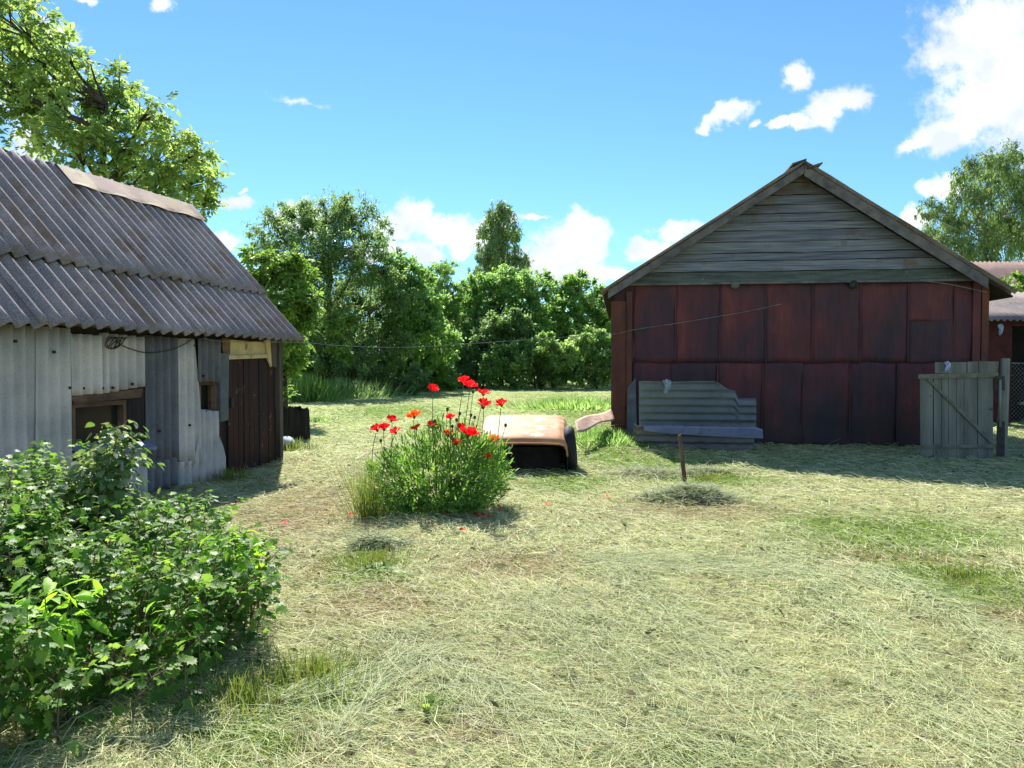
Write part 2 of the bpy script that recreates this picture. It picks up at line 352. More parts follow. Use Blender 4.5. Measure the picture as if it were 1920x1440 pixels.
def lobed(n=5):
    V = [(0, .42, -.03)]; 
    outl = [(0, .05), (-.20, -.06), (-.44, .12), (-.34, .30), (-.52, .52), (-.30, .58), (-.24, .80), (-.10, .76), (0, 1.0), (.10, .76), (.24, .80), (.30, .58), (.52, .52), (.34, .30), (.44, .12), (.20, -.06)]
    for i, (x, y) in enumerate(outl): V.append((x, y, .05 if i % 2 else .0-.08*abs(x)))
    n = len(outl)
    Fc = [(0, 1+(i+1) % n, 1+i) for i in range(n)]
    return np.array(V), np.array(Fc)
T_LOBED = lobed()
def serrate():
    left = [(-.22, .10), (-.36, .22), (-.33, .30), (-.40, .42), (-.32, .50), (-.33, .62), (-.22, .68), (-.20, .80), (-.08, .86)]
    outl = [(0, 0)]+left+[(0, 1.05)]+[(-x, y) for x, y in left[::-1]]
    V = [(0, .45, -.05)]+[(x, y, .09*abs(x)/.4 - .10*y*y) for x, y in outl]
    n = len(outl)
    return np.array(V), np.array([(0, 1+(i+1) % n, 1+i) for i in range(n)])
T_SERR = serrate()
def norm(a): return a/np.maximum(np.linalg.norm(a, axis=-1, keepdims=True), 1e-9)
def scatter(T, P, axis, nor, size, wid=1.0):
    V, Fc = T; n = len(P); k = len(V)
    y = norm(np.asarray(axis, float)); x = norm(np.cross(y, nor)); z = np.cross(x, y)
    size = np.broadcast_to(size, (n,))[:, None, None]; wid = np.broadcast_to(wid, (n,))[:, None, None]
    W = P[:, None, :] + size*(V[None, :, 0:1]*wid*x[:, None, :] + V[None, :, 1:2]*y[:, None, :] + V[None, :, 2:3]*z[:, None, :])
    return W.reshape(-1, 3), (Fc[None] + (np.arange(n)*k)[:, None, None]).reshape(-1, Fc.shape[1])
class Leaves:
    def __init__(s): s.V = []; s.F = []; s.n = 0
    def add(s, VF):
        V, Fc = VF; s.V.append(V); s.F.append(Fc+s.n); s.n += len(V)
    def build(s, name, mat, parent=None, **k):
        return fastmesh(name, np.concatenate(s.V), np.concatenate(s.F), mat, parent, **k)
def rnd(n, s=1.0): return rng.normal(size=(n, 3))*s

# ------------------------------------------------------------------ ground height and colour
_w = [(rng.uniform(.6, 5), rng.uniform(.6, 5), rng.uniform(0, 6.28), rng.uniform(0, 6.28)) for _ in range(14)]
def lown(x, y, sc=1.0, off=0.0):
    s = 0
    for i, (a, b, p, q) in enumerate(_w):
        c, d = math.cos(i*1.9), math.sin(i*1.9)
        s = s + np.sin((x*c+y*d)*a*sc+p+off)*np.cos((x*-d+y*c)*b*sc*.6+q+off*1.7)
    return s/7.0
def px2g(px, py):
    r = ray(px, py); t = CAMH/-r.z
    return r.x*t, t
PILES = []  # cx, cy, rx, ry, h
for (px, py, rp, ry, h) in [(1290, 938, 78, .28, .13), (1200, 893, 80, .45, .07), (1330, 890, 60, .35, .06), (700, 1028, 45, .12, .07), (1110, 950, 55, .2, .04), (1390, 880, 50, .4, .07), (1170, 825, 60, .7, .10)]:
    x, y = px2g(px, py); PILES.append((x, y, rp*y/F, ry, h))
def gh(x, y):
    x = np.asarray(x, float); y = np.asarray(y, float)
    z = .018*lown(x, y, .9) + .008*lown(x, y, 4.0, 2.0)
    z = z + .34*np.exp(-(((x-1.75)/1.0)**2+((y-16.3)/1.5)**2))
    for (cx, cy, rx, ry, h) in PILES: z = z + h*np.exp(-(((x-cx)/rx)**2+((y-cy)/ry)**2)*1.6)*(1+.35*lown(x, y, 7, 1.0))
    z = z + .12*np.exp(-(((x+3.6)/.5)**2+((y-13.1)/1.0)**2))
    return z*np.clip((110-y)/60, 0, 1)
GREEN = [(1690, 1000, 200, 35), (1800, 1090, 130, 40), (1560, 985, 90, 12), (1240, 870, 120, 20), (1320, 900, 100, 14), (600, 1290, 120, 60), (690, 1060, 60, 25), (1130, 850, 60, 25), (820, 1320, 40, 25),
         (1090, 760, 90, 25), (740, 770, 90, 10), (1060, 900, 80, 20), (1340, 1420, 120, 30), (450, 1400, 120, 50)]
BROWN = [(560, 960, 120, 60), (620, 1070, 60, 25), (700, 1130, 120, 40), (1700, 1050, 160, 30), (1850, 1130, 120, 50), (960, 1060, 120, 25), (1330, 960, 160, 16), (760, 1230, 90, 40), (900, 1370, 120, 30), (560, 1400, 100, 40), (1200, 860, 80, 15)]
def pmask(lst, x, y):
    y = np.maximum(y, .5); px = 960+F*x/y; py = HOR+F*CAMH/y
    m = 0
    for (cx, cy, rx, ry) in lst: m = np.maximum(m, np.exp(-(((px-cx)/rx)**2+((py-cy)/ry)**2)))
    return m
# the patches are laid out once on the ground plane in metres
GP = []; BP = []
for src, dst in ((GREEN, GP), (BROWN, BP)):
    for (cx, cy, rx, ry) in src:
        x, y = px2g(cx, cy); y1 = px2g(cx, cy-ry)[1]; y2 = px2g(cx, cy+ry)[1]
        dst.append((x, y, rx*y/F, max(abs(y1-y2)/2, .15)))
def gmask(lst, x, y):
    m = np.zeros_like(x)
    for (cx, cy, rx, ry) in lst: m = np.maximum(m, np.exp(-(((x-cx)/rx)**2+((y-cy)/ry)**2)))
    return np.clip(m*1.4+.35*lown(x, y, 2.2, 4.0)*(m > .05), 0, 1)
def gcol(x, y):
    x = np.asarray(x, float); y = np.asarray(y, float)
    straw = np.array((.385, .375, .20)); far = np.array((.33, .385, .15)); green = np.array((.15, .24, .045)); brown = np.array((.24, .17, .095))
    f = np.clip((y-12)/8, 0, 1)[:, None]
    c = straw*(1-f)+far*f
    c = c*(1+.13*lown(x, y, .7, 3.0)[:, None])
    n = np.clip(.5+.6*lown(x, y, 1.3, 9.0), 0, 1)[:, None]
    c = c*(1-.3*n)+(.22, .27, .10)*(.3*n)
    b = gmask(BP, x, y)[:, None]*.8; c = c*(1-b)+brown*b
    g = gmask(GP, x, y)[:, None]*.95; c = c*(1-g)+green*g
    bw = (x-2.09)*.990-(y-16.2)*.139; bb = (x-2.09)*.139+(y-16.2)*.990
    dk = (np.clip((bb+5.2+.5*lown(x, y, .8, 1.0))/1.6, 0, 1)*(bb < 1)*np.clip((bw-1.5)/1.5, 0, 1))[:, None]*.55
    c = c*(1-dk)+np.array((.10, .15, .07))*dk       # shade painted into the ground colour, deepening the barn's cast shadow
    return np.clip(c, .01, 1)
xs = np.concatenate([np.array([-1500, -600, -250, -120, -70, -45, -30, -22]), np.arange(-17, -8, .35), np.arange(-8, 13, .075), np.arange(13, 26, .5), np.array([30, 45, 70, 120, 250, 600, 1500])])
ys = np.concatenate([np.array([-400, -100, -30, -8, -2, 1, 2]), np.arange(2.6, 19, .075), np.arange(19, 70, .45), np.array([75, 85, 100, 130, 200, 400, 900, 2200])])
X, Y = np.meshgrid(xs, ys); xf, yf = X.ravel(), Y.ravel()
V = np.c_[xf, yf, gh(xf, yf)]
nx, ny = len(xs), len(ys); idx = np.arange(nx*ny).reshape(ny, nx)
Fq = np.stack([idx[:-1, :-1], idx[:-1, 1:], idx[1:, 1:], idx[1:, :-1]], -1).reshape(-1, 4)
gm, t, b = newmat('mown_ground')
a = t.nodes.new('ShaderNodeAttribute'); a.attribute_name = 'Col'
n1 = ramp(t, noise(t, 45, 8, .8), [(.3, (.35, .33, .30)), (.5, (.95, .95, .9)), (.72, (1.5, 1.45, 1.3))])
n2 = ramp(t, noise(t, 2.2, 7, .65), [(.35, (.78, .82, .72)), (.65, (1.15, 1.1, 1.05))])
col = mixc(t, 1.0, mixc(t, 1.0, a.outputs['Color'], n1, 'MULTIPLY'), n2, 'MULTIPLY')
t.links.new(col, b.inputs['Base Color']); b.inputs['Roughness'].default_value = .95; b.inputs['Specular IOR Level'].default_value = .1
bump(t, b, noise(t, 40, 8, .8), .03, .9)
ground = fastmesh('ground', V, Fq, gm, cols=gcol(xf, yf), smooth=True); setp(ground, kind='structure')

# ------------------------------------------------------------------ hay strands and grass blades
def sampled(n, d0, d1, pw=1.6):
    """points inside the view wedge, thinning with distance"""
    q = rng.random(n)
    e = 2-pw
    d = (d0**e+(d1**e-d0**e)*q)**(1/e) if abs(e) > 1e-6 else d0*(d1/d0)**q
    x = (rng.random(n)*2-1)*(.72*d+1.9)
    return x, d
def inside_build(x, y):
    # shed footprint / barn footprint
    s = (y*0.964+(x+7.3)*.266); o = (x+7.3)*.964-y*.266
    sh = (o < .02) & (s < 13.2) & (s > 0)
    bw = (x-2.09)*.990-(y-16.2)*.139; bb = (x-2.09)*.139+(y-16.2)*.990
    return sh | ((bw > 0) & (bw < 7.3) & (bb > 0) & (bb < 9))
def strands(n, d0, d1, lmin, lmax, w0, zmax, kind, pw=2.0):
    x, y = sampled(n, d0, d1, pw); k = ~inside_build(x, y)
    if kind == 'hay':
        gg = np.maximum(gmask(GP, x, y), gmask(BP, x, y)); k &= rng.random(n) > .62*gg
    if kind == 'grass':
        g = gmask(GP, x, y); k &= rng.random(n) < (.10+.9*g+.25*np.clip(lown(x, y, 1.6, 2.0), 0, 1))
    x = x[k]; y = y[k]; n = len(x); z = gh(x, y)
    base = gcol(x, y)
    L_ = rng.uniform(lmin, lmax, n); r = rng.random(n)
    if kind == 'hay':
        ang = rng.uniform(0, 2*math.pi, n)
        flow = lown(x, y, .35, 5.0)*2.2+2.55; k2 = rng.random(n) < .40
        ang = np.where(k2, flow+rng.normal(size=n)*.5, ang)
        long = rng.random(n) < .16; L_ = np.where(long, L_*2.2, L_)
        el = rng.normal(size=n)*.12+.04
        a = np.c_[np.cos(ang)*np.cos(el), np.sin(ang)*np.cos(el), np.sin(el)]
        up = np.tile((0, 0, 1.), (n, 1))+rnd(n, .6)
        z0 = z+rng.random(n)**2*zmax+.003
        pal = np.array([(.56, .54, .33), (.42, .47, .24), (.30, .37, .15), (.34, .25, .15), (.66, .66, .48)])
        pick = rng.choice(5, n, p=[.30, .28, .17, .13, .12]); c = pal[pick]*.82+base*.68*(.8+.4*lown(x, y, 3.0, 7.0)[:, None].clip(-1, 1))
        c = c*(.8+.45*r[:, None])
        bend = rng.normal(size=n)*.12
    else:
        el = np.abs(rng.normal(size=n)*.35)+.5; el = np.clip(el, .3, 1.5); ang = rng.uniform(0, 2*math.pi, n)
        a = np.c_[np.cos(ang)*np.cos(el), np.sin(ang)*np.cos(el), np.sin(el)]
        up = np.c_[-a[:, 1], a[:, 0], np.zeros(n)]+rnd(n, .5)
        z0 = z-.005
        c = np.array((.21, .32, .06))*(.7+.8*r[:, None])+np.array((.10, .07, .01))*rng.random(n)[:, None]
        bend = -np.abs(rng.normal(size=n)*.2)
    P0 = np.c_[x, y, z0]
    sd = norm(np.cross(a, up)); nn = np.cross(sd, a); wv = w0*(1+.5*rng.random(n))
    wv = (wv*np.clip(y/4, 1, 4.5))[:, None]
    side2 = (bend*L_)[:, None]
    p1 = P0+a*(L_*.5)[:, None]+sd*side2*.8; p2 = P0+a*L_[:, None]
    if kind == 'grass': p2[:, 2] -= .25*L_
    Vv = np.stack([P0-sd*wv*.5, P0+sd*wv*.5, p1-sd*wv*.5, p1+sd*wv*.5, p2-sd*wv*.15, p2+sd*wv*.15], 1)
    if kind == 'hay': Vv[:, :, 2] = np.maximum(Vv[:, :, 2], gh(Vv[:, :, 0].ravel(), Vv[:, :, 1].ravel()).reshape(-1, 6)+.002)
    Fc = np.array([(0, 1, 3, 2), (2, 3, 5, 4)])
    return Vv.reshape(-1, 3), (Fc[None]+(np.arange(n)*6)[:, None, None]).reshape(-1, 4), np.repeat(c, 6, 0)
def merge(parts, name, mat):
    Vs, Fs, Cs, o = [], [], [], 0
    for v_, f_, c_ in parts: Vs.append(v_); Fs.append(f_+o); Cs.append(c_); o += len(v_)
    return fastmesh(name, np.concatenate(Vs), np.concatenate(Fs), mat, cols=np.clip(np.concatenate(Cs), .01, .9))
def rake(px0, py0, px1, py1, width, n, bright=1.0, lmax=.35):
    n = int(n*.5); x0, y0 = px2g(px0, py0); x1, y1 = px2g(px1, py1); t_ = rng.random(n); o_ = rng.normal(size=n)*width
    ln = math.hypot(x1-x0, y1-y0); ux, uy = (x1-x0)/ln, (y1-y0)/ln; an = math.atan2(uy, ux)
    x = x0+(x1-x0)*t_-uy*o_; y = y0+(y1-y0)*t_+ux*o_; n_ = n; ang = an+rng.normal(size=n)*.5
    el = rng.normal(size=n)*.10+.03; a = np.c_[np.cos(ang)*np.cos(el), np.sin(ang)*np.cos(el), np.sin(el)]
    Ll = rng.uniform(.1, lmax, n); r = rng.random(n)[:, None]
    c = (np.array((.60, .62, .38))*r+np.array((.44, .52, .26))*(1-r))*bright
    P = np.c_[x, y, gh(x, y)+.01+rng.random(n)*.035]
    Vv, Fc = scatter((np.array([(-.5, 0, 0), (.5, 0, 0), (.5, .5, .01), (-.5, .5, .01), (.15, 1, -.01), (-.15, 1, -.01)]), np.array([(0, 1, 2, 3), (3, 2, 4, 5)])), P, a, np.tile((0, 0, 1.), (n, 1))+rnd(n, .4), Ll, .0028*np.clip(y/4, 1, 3)/Ll)
    return Vv, Fc, np.repeat(c, 6, 0)
def wilted(n):
    x, y = sampled(n, 3, 14, 2.0); k = ~inside_build(x, y); x = x[k]; y = y[k]; n = len(x); kx = rng.integers(0, n, n)
    x = x[kx]+rng.normal(size=n)*.05; y = y[kx]+rng.normal(size=n)*.05
    a = rnd(n)*np.array((1, 1, .15)); r = rng.random(n)[:, None]
    c = np.array((.10, .16, .05))*r+np.array((.20, .15, .08))*(1-r)
    Vv, Fc = scatter((np.array([(-.5, 0, 0), (.5, 0, 0), (.8, .5, .2), (-.8, .5, .1), (.15, 1, .1), (-.15, 1, .2)]), np.array([(0, 1, 2, 3), (3, 2, 4, 5)])), np.c_[x, y, gh(x, y)+.01+rng.random(n)*.03], a, np.tile((0, 0, 1.), (n, 1))+rnd(n, .7), rng.uniform(.02, .07, n), .25)
    return Vv, Fc, np.repeat(c, 6, 0)
hay = merge([rake(1450, 1020, 1860, 1420, .16, 5200), rake(1150, 1060, 1560, 1430, .14, 3600, .9), rake(700, 1180, 1080, 1400, .14, 2600, .9), rake(520, 1330, 800, 1230, .06, 900), rake(1620, 1060, 1930, 1250, .10, 2200), rake(1080, 1050, 1500, 1075, .16, 2600, .9), rake(600, 1420, 760, 1250, .05, 700, .9), rake(1000, 1110, 1400, 1440, .2, 3000, .85), wilted(3600),
    strands(340000, 2.7, 20, .04, .18, .0023, .035, 'hay'), strands(40000, 18, 60, .10, .3, .004, .04, 'hay')], 'cut_hay', M['attr'])
setp(hay, 'loose pale cut grass strewn all over the mown yard', 'hay', kind='stuff')
grass = merge([strands(270000, 2.7, 20, .03, .08, .0035, .0, 'grass'), strands(60000, 18, 62, .05, .12, .004, 0, 'grass')], 'short_grass', M['attr'])
setp(grass, 'short green grass stubble growing in patches of the yard', 'grass', kind='stuff')
# extra strands heaped on the piles
def heap(cx, cy, rx, ry, h, n, green=.5):
    q_ = rng.integers(0, 7, n); qx = rng.normal(size=7)*rx*.42; qy = rng.normal(size=7)*ry*.35
    x = cx+qx[q_]+rng.normal(size=n)*rx*.30; y = cy+qy[q_]+rng.normal(size=n)*ry*.30; z = gh(x, y)+rng.random(n)*.045
    ang = rng.uniform(0, 6.28, n); el = rng.normal(size=n)*.3
    a = np.c_[np.cos(ang)*np.cos(el), np.sin(ang)*np.cos(el), np.sin(el)]
    Ll = rng.uniform(.05, .22, n)
    c = (np.array((.42, .43, .26))*(1-green)+np.array((.33, .38, .22))*green)*(.6+.9*rng.random(n)[:, None])
    Vv, Fc = scatter((np.array([(-.5, 0, 0), (.5, 0, 0), (.4, .5, .04), (-.4, .5, .04), (.1, 1, 0), (-.1, 1, 0)]), np.array([(0, 1, 2, 3), (3, 2, 4, 5)])), np.c_[x, y, z], a, np.tile((0, 0, 1.), (n, 1))+rnd(n, .5), Ll, .008/Ll)
    return Vv, Fc, np.repeat(c, 6, 0)
for i, (cx, cy, rx, ry, h) in enumerate(PILES[:4]):
    lab = ['low grey green heap of raked hay at the foot of the wooden stake', 'flat brownish heap of dry hay left of the wooden stake', 'thin heap of dry hay right behind the wooden stake', 'small dark green tuft of cut weeds in front of the poppies'][i]
    o = merge([heap(cx, cy, rx, ry, h, [4600, 1800, 1300, 900][i], [.6, .3, .3, .9][i])], 'hay_heap', M['attr'])
    setp(o, lab, 'hay heap', 'heaps of cut grass in the yard', 'stuff')

# ------------------------------------------------------------------ the left shed
AH = Vector((.266, .964, 0)).normalized(); OH = Vector((AH.y, -AH.x, 0)); UP = Vector((0, 0, 1)); W0 = Vector((-7.3, 0, 0))
def swp(s, z, off=0): return W0+AH*s+OH*off+UP*z
def s_of(px, py=700):
    p = on_plane(px, py, W0, OH); return (p-W0).dot(AH), p.z
shed = thing('shed', 'low grey shed with a corrugated asbestos roof and a dark plank door', 'shed', swp(9, 0))
SEND = s_of(520)[0]; SBEG = 4.2
EOV = .385; EH = 2.02
# core walls (boards behind the sheets)
mb = MB()
depth = 3.6
door0, door1 = s_of(424)[0], s_of(500)[0]
w0a, w0b = s_of(130)[0], s_of(266)[0]; wz0, wz1 = s_of(200, 838)[1], s_of(200, 742)[1]
v0a, v0b = s_of(370)[0], s_of(403)[0]; vz0, vz1 = s_of(386, 772)[1], s_of(386, 716)[1]
def wallbox(mb, s0, s1, z0, z1, o0=-.1, o1=-.0):
    mb.hexa([swp(s0, z0, o0), swp(s1, z0, o0), swp(s1, z0, o1), swp(s0, z0, o1), swp(s0, z1, o0), swp(s1, z1, o0), swp(s1, z1, o1), swp(s0, z1, o1)])
ZT = 2.22
wallbox(mb, SBEG, w0a, 0, ZT); wallbox(mb, w0a, w0b, 0, wz0); wallbox(mb, w0a, w0b, wz1, ZT); wallbox(mb, w0b, v0a, 0, ZT)
wallbox(mb, v0a, v0b, 0, vz0); wallbox(mb, v0a, v0b, vz1, ZT); wallbox(mb, v0b, SEND-.0, 0, ZT)
# back wall, near end and far end with gables
bo = EOV-2.23*2+.35
wallbox(mb, SBEG, SEND, 0, ZT, bo-.1, bo)
mid = EOV-2.23
for s in (SBEG-.1, SEND):
    mb.hexa([swp(s, 0, bo-.1), swp(s+.1, 0, bo-.1), swp(s+.1, 0, -.0), swp(s, 0, -.0), swp(s, ZT, bo-.1), swp(s+.1, ZT, bo-.1), swp(s+.1, ZT, 0), swp(s, ZT, 0)])
    mb.hexa([swp(s, ZT, bo-.1), swp(s+.1, ZT, bo-.1), swp(s+.1, ZT, 0), swp(s, ZT, 0), swp(s, 4.25, mid-.05), swp(s+.1, 4.25, mid-.05), swp(s+.1, 4.25, mid+.05), swp(s, 4.25, mid+.05)])
mb.build('wall', M['darkwood'], shed)
# siding sheets: pixel corners (TL, TR, BR, BL) on the wall plane, shallow vertical corrugation
def siding(pts, mat, off=.035, ph=0, amp=.034, pitch=.145, name='siding_sheet', ragged=.0):
    c = [s_of(*p) for p in pts]
    def fn(u_, v_):
        s = (c[3][0]*(1-u_)+c[2][0]*u_)*(1-v_)+(c[0][0]*(1-u_)+c[1][0]*u_)*v_
        z = (c[3][1]*(1-u_)+c[2][1]*u_)*(1-v_)+(c[0][1]*(1-u_)+c[1][1]*u_)*v_
        z += ragged*math.sin(s*31+ph)*math.cos(s*13)*(1 if v_ in (0, 1) else 0)
        return swp(s, z, off+amp*math.sin(s/pitch*2*math.pi+ph))
    n = max(6, int(abs(c[1][0]-c[0][0])/pitch*10))
    m_ = MB(); m_.grid(fn, n, 6); return m_.build(name, mat, shed, True, .008)
siding([(-700, 560), (58, 611), (58, 945), (-700, 1300)], M['siding'], .035)
siding([(56, 611), (122, 616), (131, 935), (56, 950)], M['siding'], .045, 1)
siding([(120, 625), (181, 629), (184, 738), (125, 742)], M['siding'], .05, .5, ragged=.004)
siding([(184, 624), (266, 632), (266, 724), (187, 738)], M['siding'], .04, 2, ragged=.004)
siding([(270, 628), (326, 634), (328, 862), (272, 873)], M['siding_d'], .045, 1.2)
siding([(270, 868), (330, 855), (332, 908), (271, 926)], M['siding_d'], .035, 1.9, name='siding_sheet')
siding([(330, 634), (361, 636), (371, 868), (332, 874)], M['siding'], .05, .3, ragged=.003)
siding([(362, 634), (403, 637), (402, 717), (363, 716)], M['siding_d'], .062, .8, ragged=.006)
siding([(370, 768), (402, 771), (421, 898), (353, 913)], M['siding'], .043, 2.2, ragged=.006)
siding([(331, 866), (356, 862), (356, 915), (331, 921)], M['siding'], .036, 2.6)
siding([(218, 838), (268, 836), (270, 928), (224, 940)], M['siding'], .03, .6)
for (px, py) in ((18, 640), (91, 660), (120, 727), (146, 728), (182, 728), (202, 727), (239, 720), (290, 808), (347, 797), (356, 648), (373, 705), (28, 897)):
    s_, z_ = s_of(px, py); m_ = MB(); m_.box(swp(s_, z_, .075), AH*.013, OH*.012, UP*.015); m_.build('nail_washer', M['iron'], shed)
# grey board
def slab(pts, o0, o1, name, mat, parent=shed):
    c = [s_of(*p) for p in pts]; m_ = MB()
    m_.hexa([swp(c[3][0], c[3][1], o0), swp(c[2][0], c[2][1], o0), swp(c[2][0], c[2][1], o1), swp(c[3][0], c[3][1], o1),
             swp(c[0][0], c[0][1], o0), swp(c[1][0], c[1][1], o0), swp(c[1][0], c[1][1], o1), swp(c[0][0], c[0][1], o1)])
    return m_.build(name, mat, parent)
slab([(403, 662), (420, 663), (419, 787), (404, 791)], .01, .085, 'grey_board', M['greyboard'])
# windows
def window(s0, s1, z0, z1, fr, parent=shed):
    m_ = MB()
    for (a0, a1, b0, b1) in ((s0, s0+fr, z0, z1), (s1-fr, s1, z0, z1), (s0+fr, s1-fr, z0, z0+fr), (s0+fr, s1-fr, z1-fr*1.2, z1)):
        wallbox(m_, a0, a1, b0, b1, -.09, .03)
    win = m_.build('window', M['framewood'], parent)
    g_ = MB(); wallbox(g_, s0+fr, s1-fr, z0+fr, z1-fr*1.2, -.075, -.06); g_.build('pane', M['glass'], win)
    return win
wa = window(s_of(130)[0], s_of(232)[0], wz0+.0, wz1-.06, .045)
slab([(232, 742), (268, 728), (268, 838), (234, 838)], -.06, .02, 'window_board', M['darkwood'])
slab([(126, 744), (262, 728), (258, 745), (132, 757)], .02, .05, 'lintel_board', M['framewood'])
m_ = MB(); q = [s_of(128, 832), s_of(274, 826), s_of(274, 832), s_of(128, 840)]
m_.hexa([swp(q[3][0], q[3][1], .0), swp(q[2][0], q[2][1], .0), swp(q[2][0], q[2][1]-.07, .16), swp(q[3][0], q[3][1]-.07, .16),
         swp(q[0][0], q[0][1], .0), swp(q[1][0], q[1][1], .0), swp(q[1][0], q[1][1]-.07, .165), swp(q[0][0], q[0][1]-.07, .165)]); m_.build('window_sill', M['sill'], shed)
window(v0a, v0b-.06, vz0, vz1, .035)
slab([(393, 717), (403, 716), (403, 772), (393, 773)], -.03, .03, 'window_board', M['framewood'])
# door of vertical planks
droot = thing('door', None, None); droot.parent = shed; 
bpy.data.objects.remove(droot)
m_ = MB(); npl = 9; ds0, ds1 = s_of(424)[0], s_of(509)[0]
ztop = s_of(440, 668)[1]
for i in range(npl):
    a0 = ds0+(ds1-ds0)*i/npl; a1 = ds0+(ds1-ds0)*(i+1)/npl-.012
    o = .03+random.uniform(-.008, .012); zt = ztop+random.uniform(-.03, .02); zb = .02+random.uniform(0, .05)
    wallbox(m_, a0, a1, zb, zt, .005, o)
door = m_.build('door', M['doorwood'], shed)
m_ = MB(); hs = ds0+.06
m_.box(swp(hs, s_of(430, 755)[1], .055), AH*.035, OH*.015, UP*.07); m_.tube([swp(hs+.05, s_of(430, 757)[1], .05), swp(hs+.09, s_of(430, 759)[1], .10), swp(hs+.05, s_of(430, 763)[1], .05)], .008, 6)
m_.build('door_latch', M['iron'], door)
slab([(413, 636), (497, 643), (496, 668), (421, 671)], .012, .045, 'lintel_panel', M['cream'])
slab([(421, 667), (496, 664), (496, 671), (421, 674)], .046, .075, 'lintel_board', M['cream'])
slab([(409, 634), (424, 636), (424, 665), (411, 664)], .046, .07, 'frame_board', M['framewood'])
slab([(489, 638), (498, 639), (501, 688), (495, 676)], .05, .085, 'frame_board', M['cream'])
slab([(499, 636), (513, 638), (514, 690), (501, 684)], .03, .06, 'frame_board', M['oldwood'])
m_ = MB(); e = SEND+.0
m_.hexa([swp(e-.05, 0, .002), swp(e+.03, 0, .002), swp(e+.03, 0, .08), swp(e-.05, 0, .08), swp(e-.08, 2.1, .002), swp(e+.02, 2.1, .002), swp(e+.02, 2.1, .09), swp(e-.08, 2.1, .09)])
m_.build('corner_post', M['oldwood'], shed)
# roof of corrugated sheets
RP = .205; RAMP = .037
RB = 3.6; RE = (Vector((-3.4, 12.7, 0))-W0).dot(AH)   # along positions
RUN = 2.23; RISE = 2.32; SL = math.hypot(RUN, RISE)
NR = (OH*RISE+UP*RUN).normalized()
def roofp(s, k, lift=0, side=1):    # k 0 eave .. 1 ridge
    if side == 1: return swp(s, EH+RISE*k, EOV-RUN*k)+NR*lift
    nb = (-OH*RISE+UP*RUN).normalized()
    return swp(s, EH+RISE*k, EOV-2*RUN+RUN*k)+nb*lift
def rsheet(s0, s1, k0, k1, l0, l1, side=1, jit=0):
    n = int((s1-s0)/RP*12)
    def fn(u_, v_):
        s = s0+(s1-s0)*u_; k = k0+(k1-k0)*v_
        return roofp(s+jit*(v_-.5), k, l0+(l1-l0)*v_+RAMP*math.sin(2*math.pi*s/RP), side)
    mm = MB(); mm.grid(fn, n, 8); return mm.build('roof_sheet', M['roof'], shed, True, .012)
colw = RP*6
s = RE; i = 0
random.seed(3)
while s > RB+.1:
    a0 = max(RB, s-colw-RP*.8)
    k = .325+random.uniform(-.006, .006)
    rsheet(a0, s, -.0+random.uniform(-.006, .006), k+.04, .012+(.018 if i % 2 else 0), .0+(.012 if i % 2 else 0))
    rsheet(a0, s, k, 1.0, .055+(.012 if i % 2 else 0), .03+(.012 if i % 2 else 0), jit=random.uniform(-.01, .01))
    s -= colw; i += 1
rsheet(RB, RE, 0, 1.0, .0, .0, side=-1)
# rafters under the eave
m_ = MB()
m_.hexa([swp(SBEG, 2.07, .0), swp(RE-.05, 2.07, .0), swp(RE-.05, 2.07, .08), swp(SBEG, 2.07, .08), swp(SBEG, 2.16, .0), swp(RE-.05, 2.16, .0), swp(RE-.05, 2.16, .08), swp(SBEG, 2.16, .08)])
m_.build('eave_beam', M['framewood'], shed)
# ridge cap
def capq():
    m1 = MB()
    P0 = on_plane(97, 290, roofp(0, 1, .05), OH); s0 = (P0-W0).dot(AH); s1 = RE-.02
    def fn(u_, v_):
        s = s0+(s1-s0)*u_
        if v_ < .7: k = v_/.7; p = roofp(s, .86+.14*k, .095); 
        else:
            k = (v_-.7)/.3; p = roofp(s, 1-.13*k, .095, -1)
        p = p+UP*.012*math.sin(s*9)*(1 if v_ < .1 else .3)
        if u_ > .88 and v_ >= .69: p -= UP*.25*(u_-.88)/.12
        return p
    m1.grid(fn, 24, 10); return m1.build('ridge_cap', M['cap'], shed, False, .006)
capq()
# cables at the shed
m_ = MB()
cz = s_of(195, 640)
for k in range(5):
    pts = [swp(cz[0]+.09*math.cos(a*.35+k)*(1+.2*k/5)+.02*k, cz[1]-.02+.07*math.sin(a*.35+k*1.3), .10+.012*k+.01*math.sin(a)) for a in range(19)]
    m_.tube(pts, .006, 5)
def curve(pts, n=8):
    out = []
    P = [Vector(p) for p in pts]; P = [P[0]*2-P[1]]+P+[P[-1]*2-P[-2]]
    for i in range(1, len(P)-2):
        for k in range(n):
            t_ = k/n; a, b_, c, d = P[i-1], P[i], P[i+1], P[i+2]
            out.append(.5*((2*b_)+(c-a)*t_+(2*a-5*b_+4*c-d)*t_*t_+(3*b_-a-3*c+d)*t_**3))
    out.append(P[-2]); return out
def wp(px, py, off): s_, z_ = s_of(px, py); return swp(s_, z_, off)
m_.tube(curve([wp(203, 640, .1), wp(228, 652, .08), wp(262, 661, .09), wp(300, 658, .08), wp(330, 648, .09), wp(352, 634, .1)]), .0065, 5)
o = m_.build('cable_coil', M['wire']); setp(o, 'dark coiled cable hanging under the shed eave with a sagging loop', 'cable')

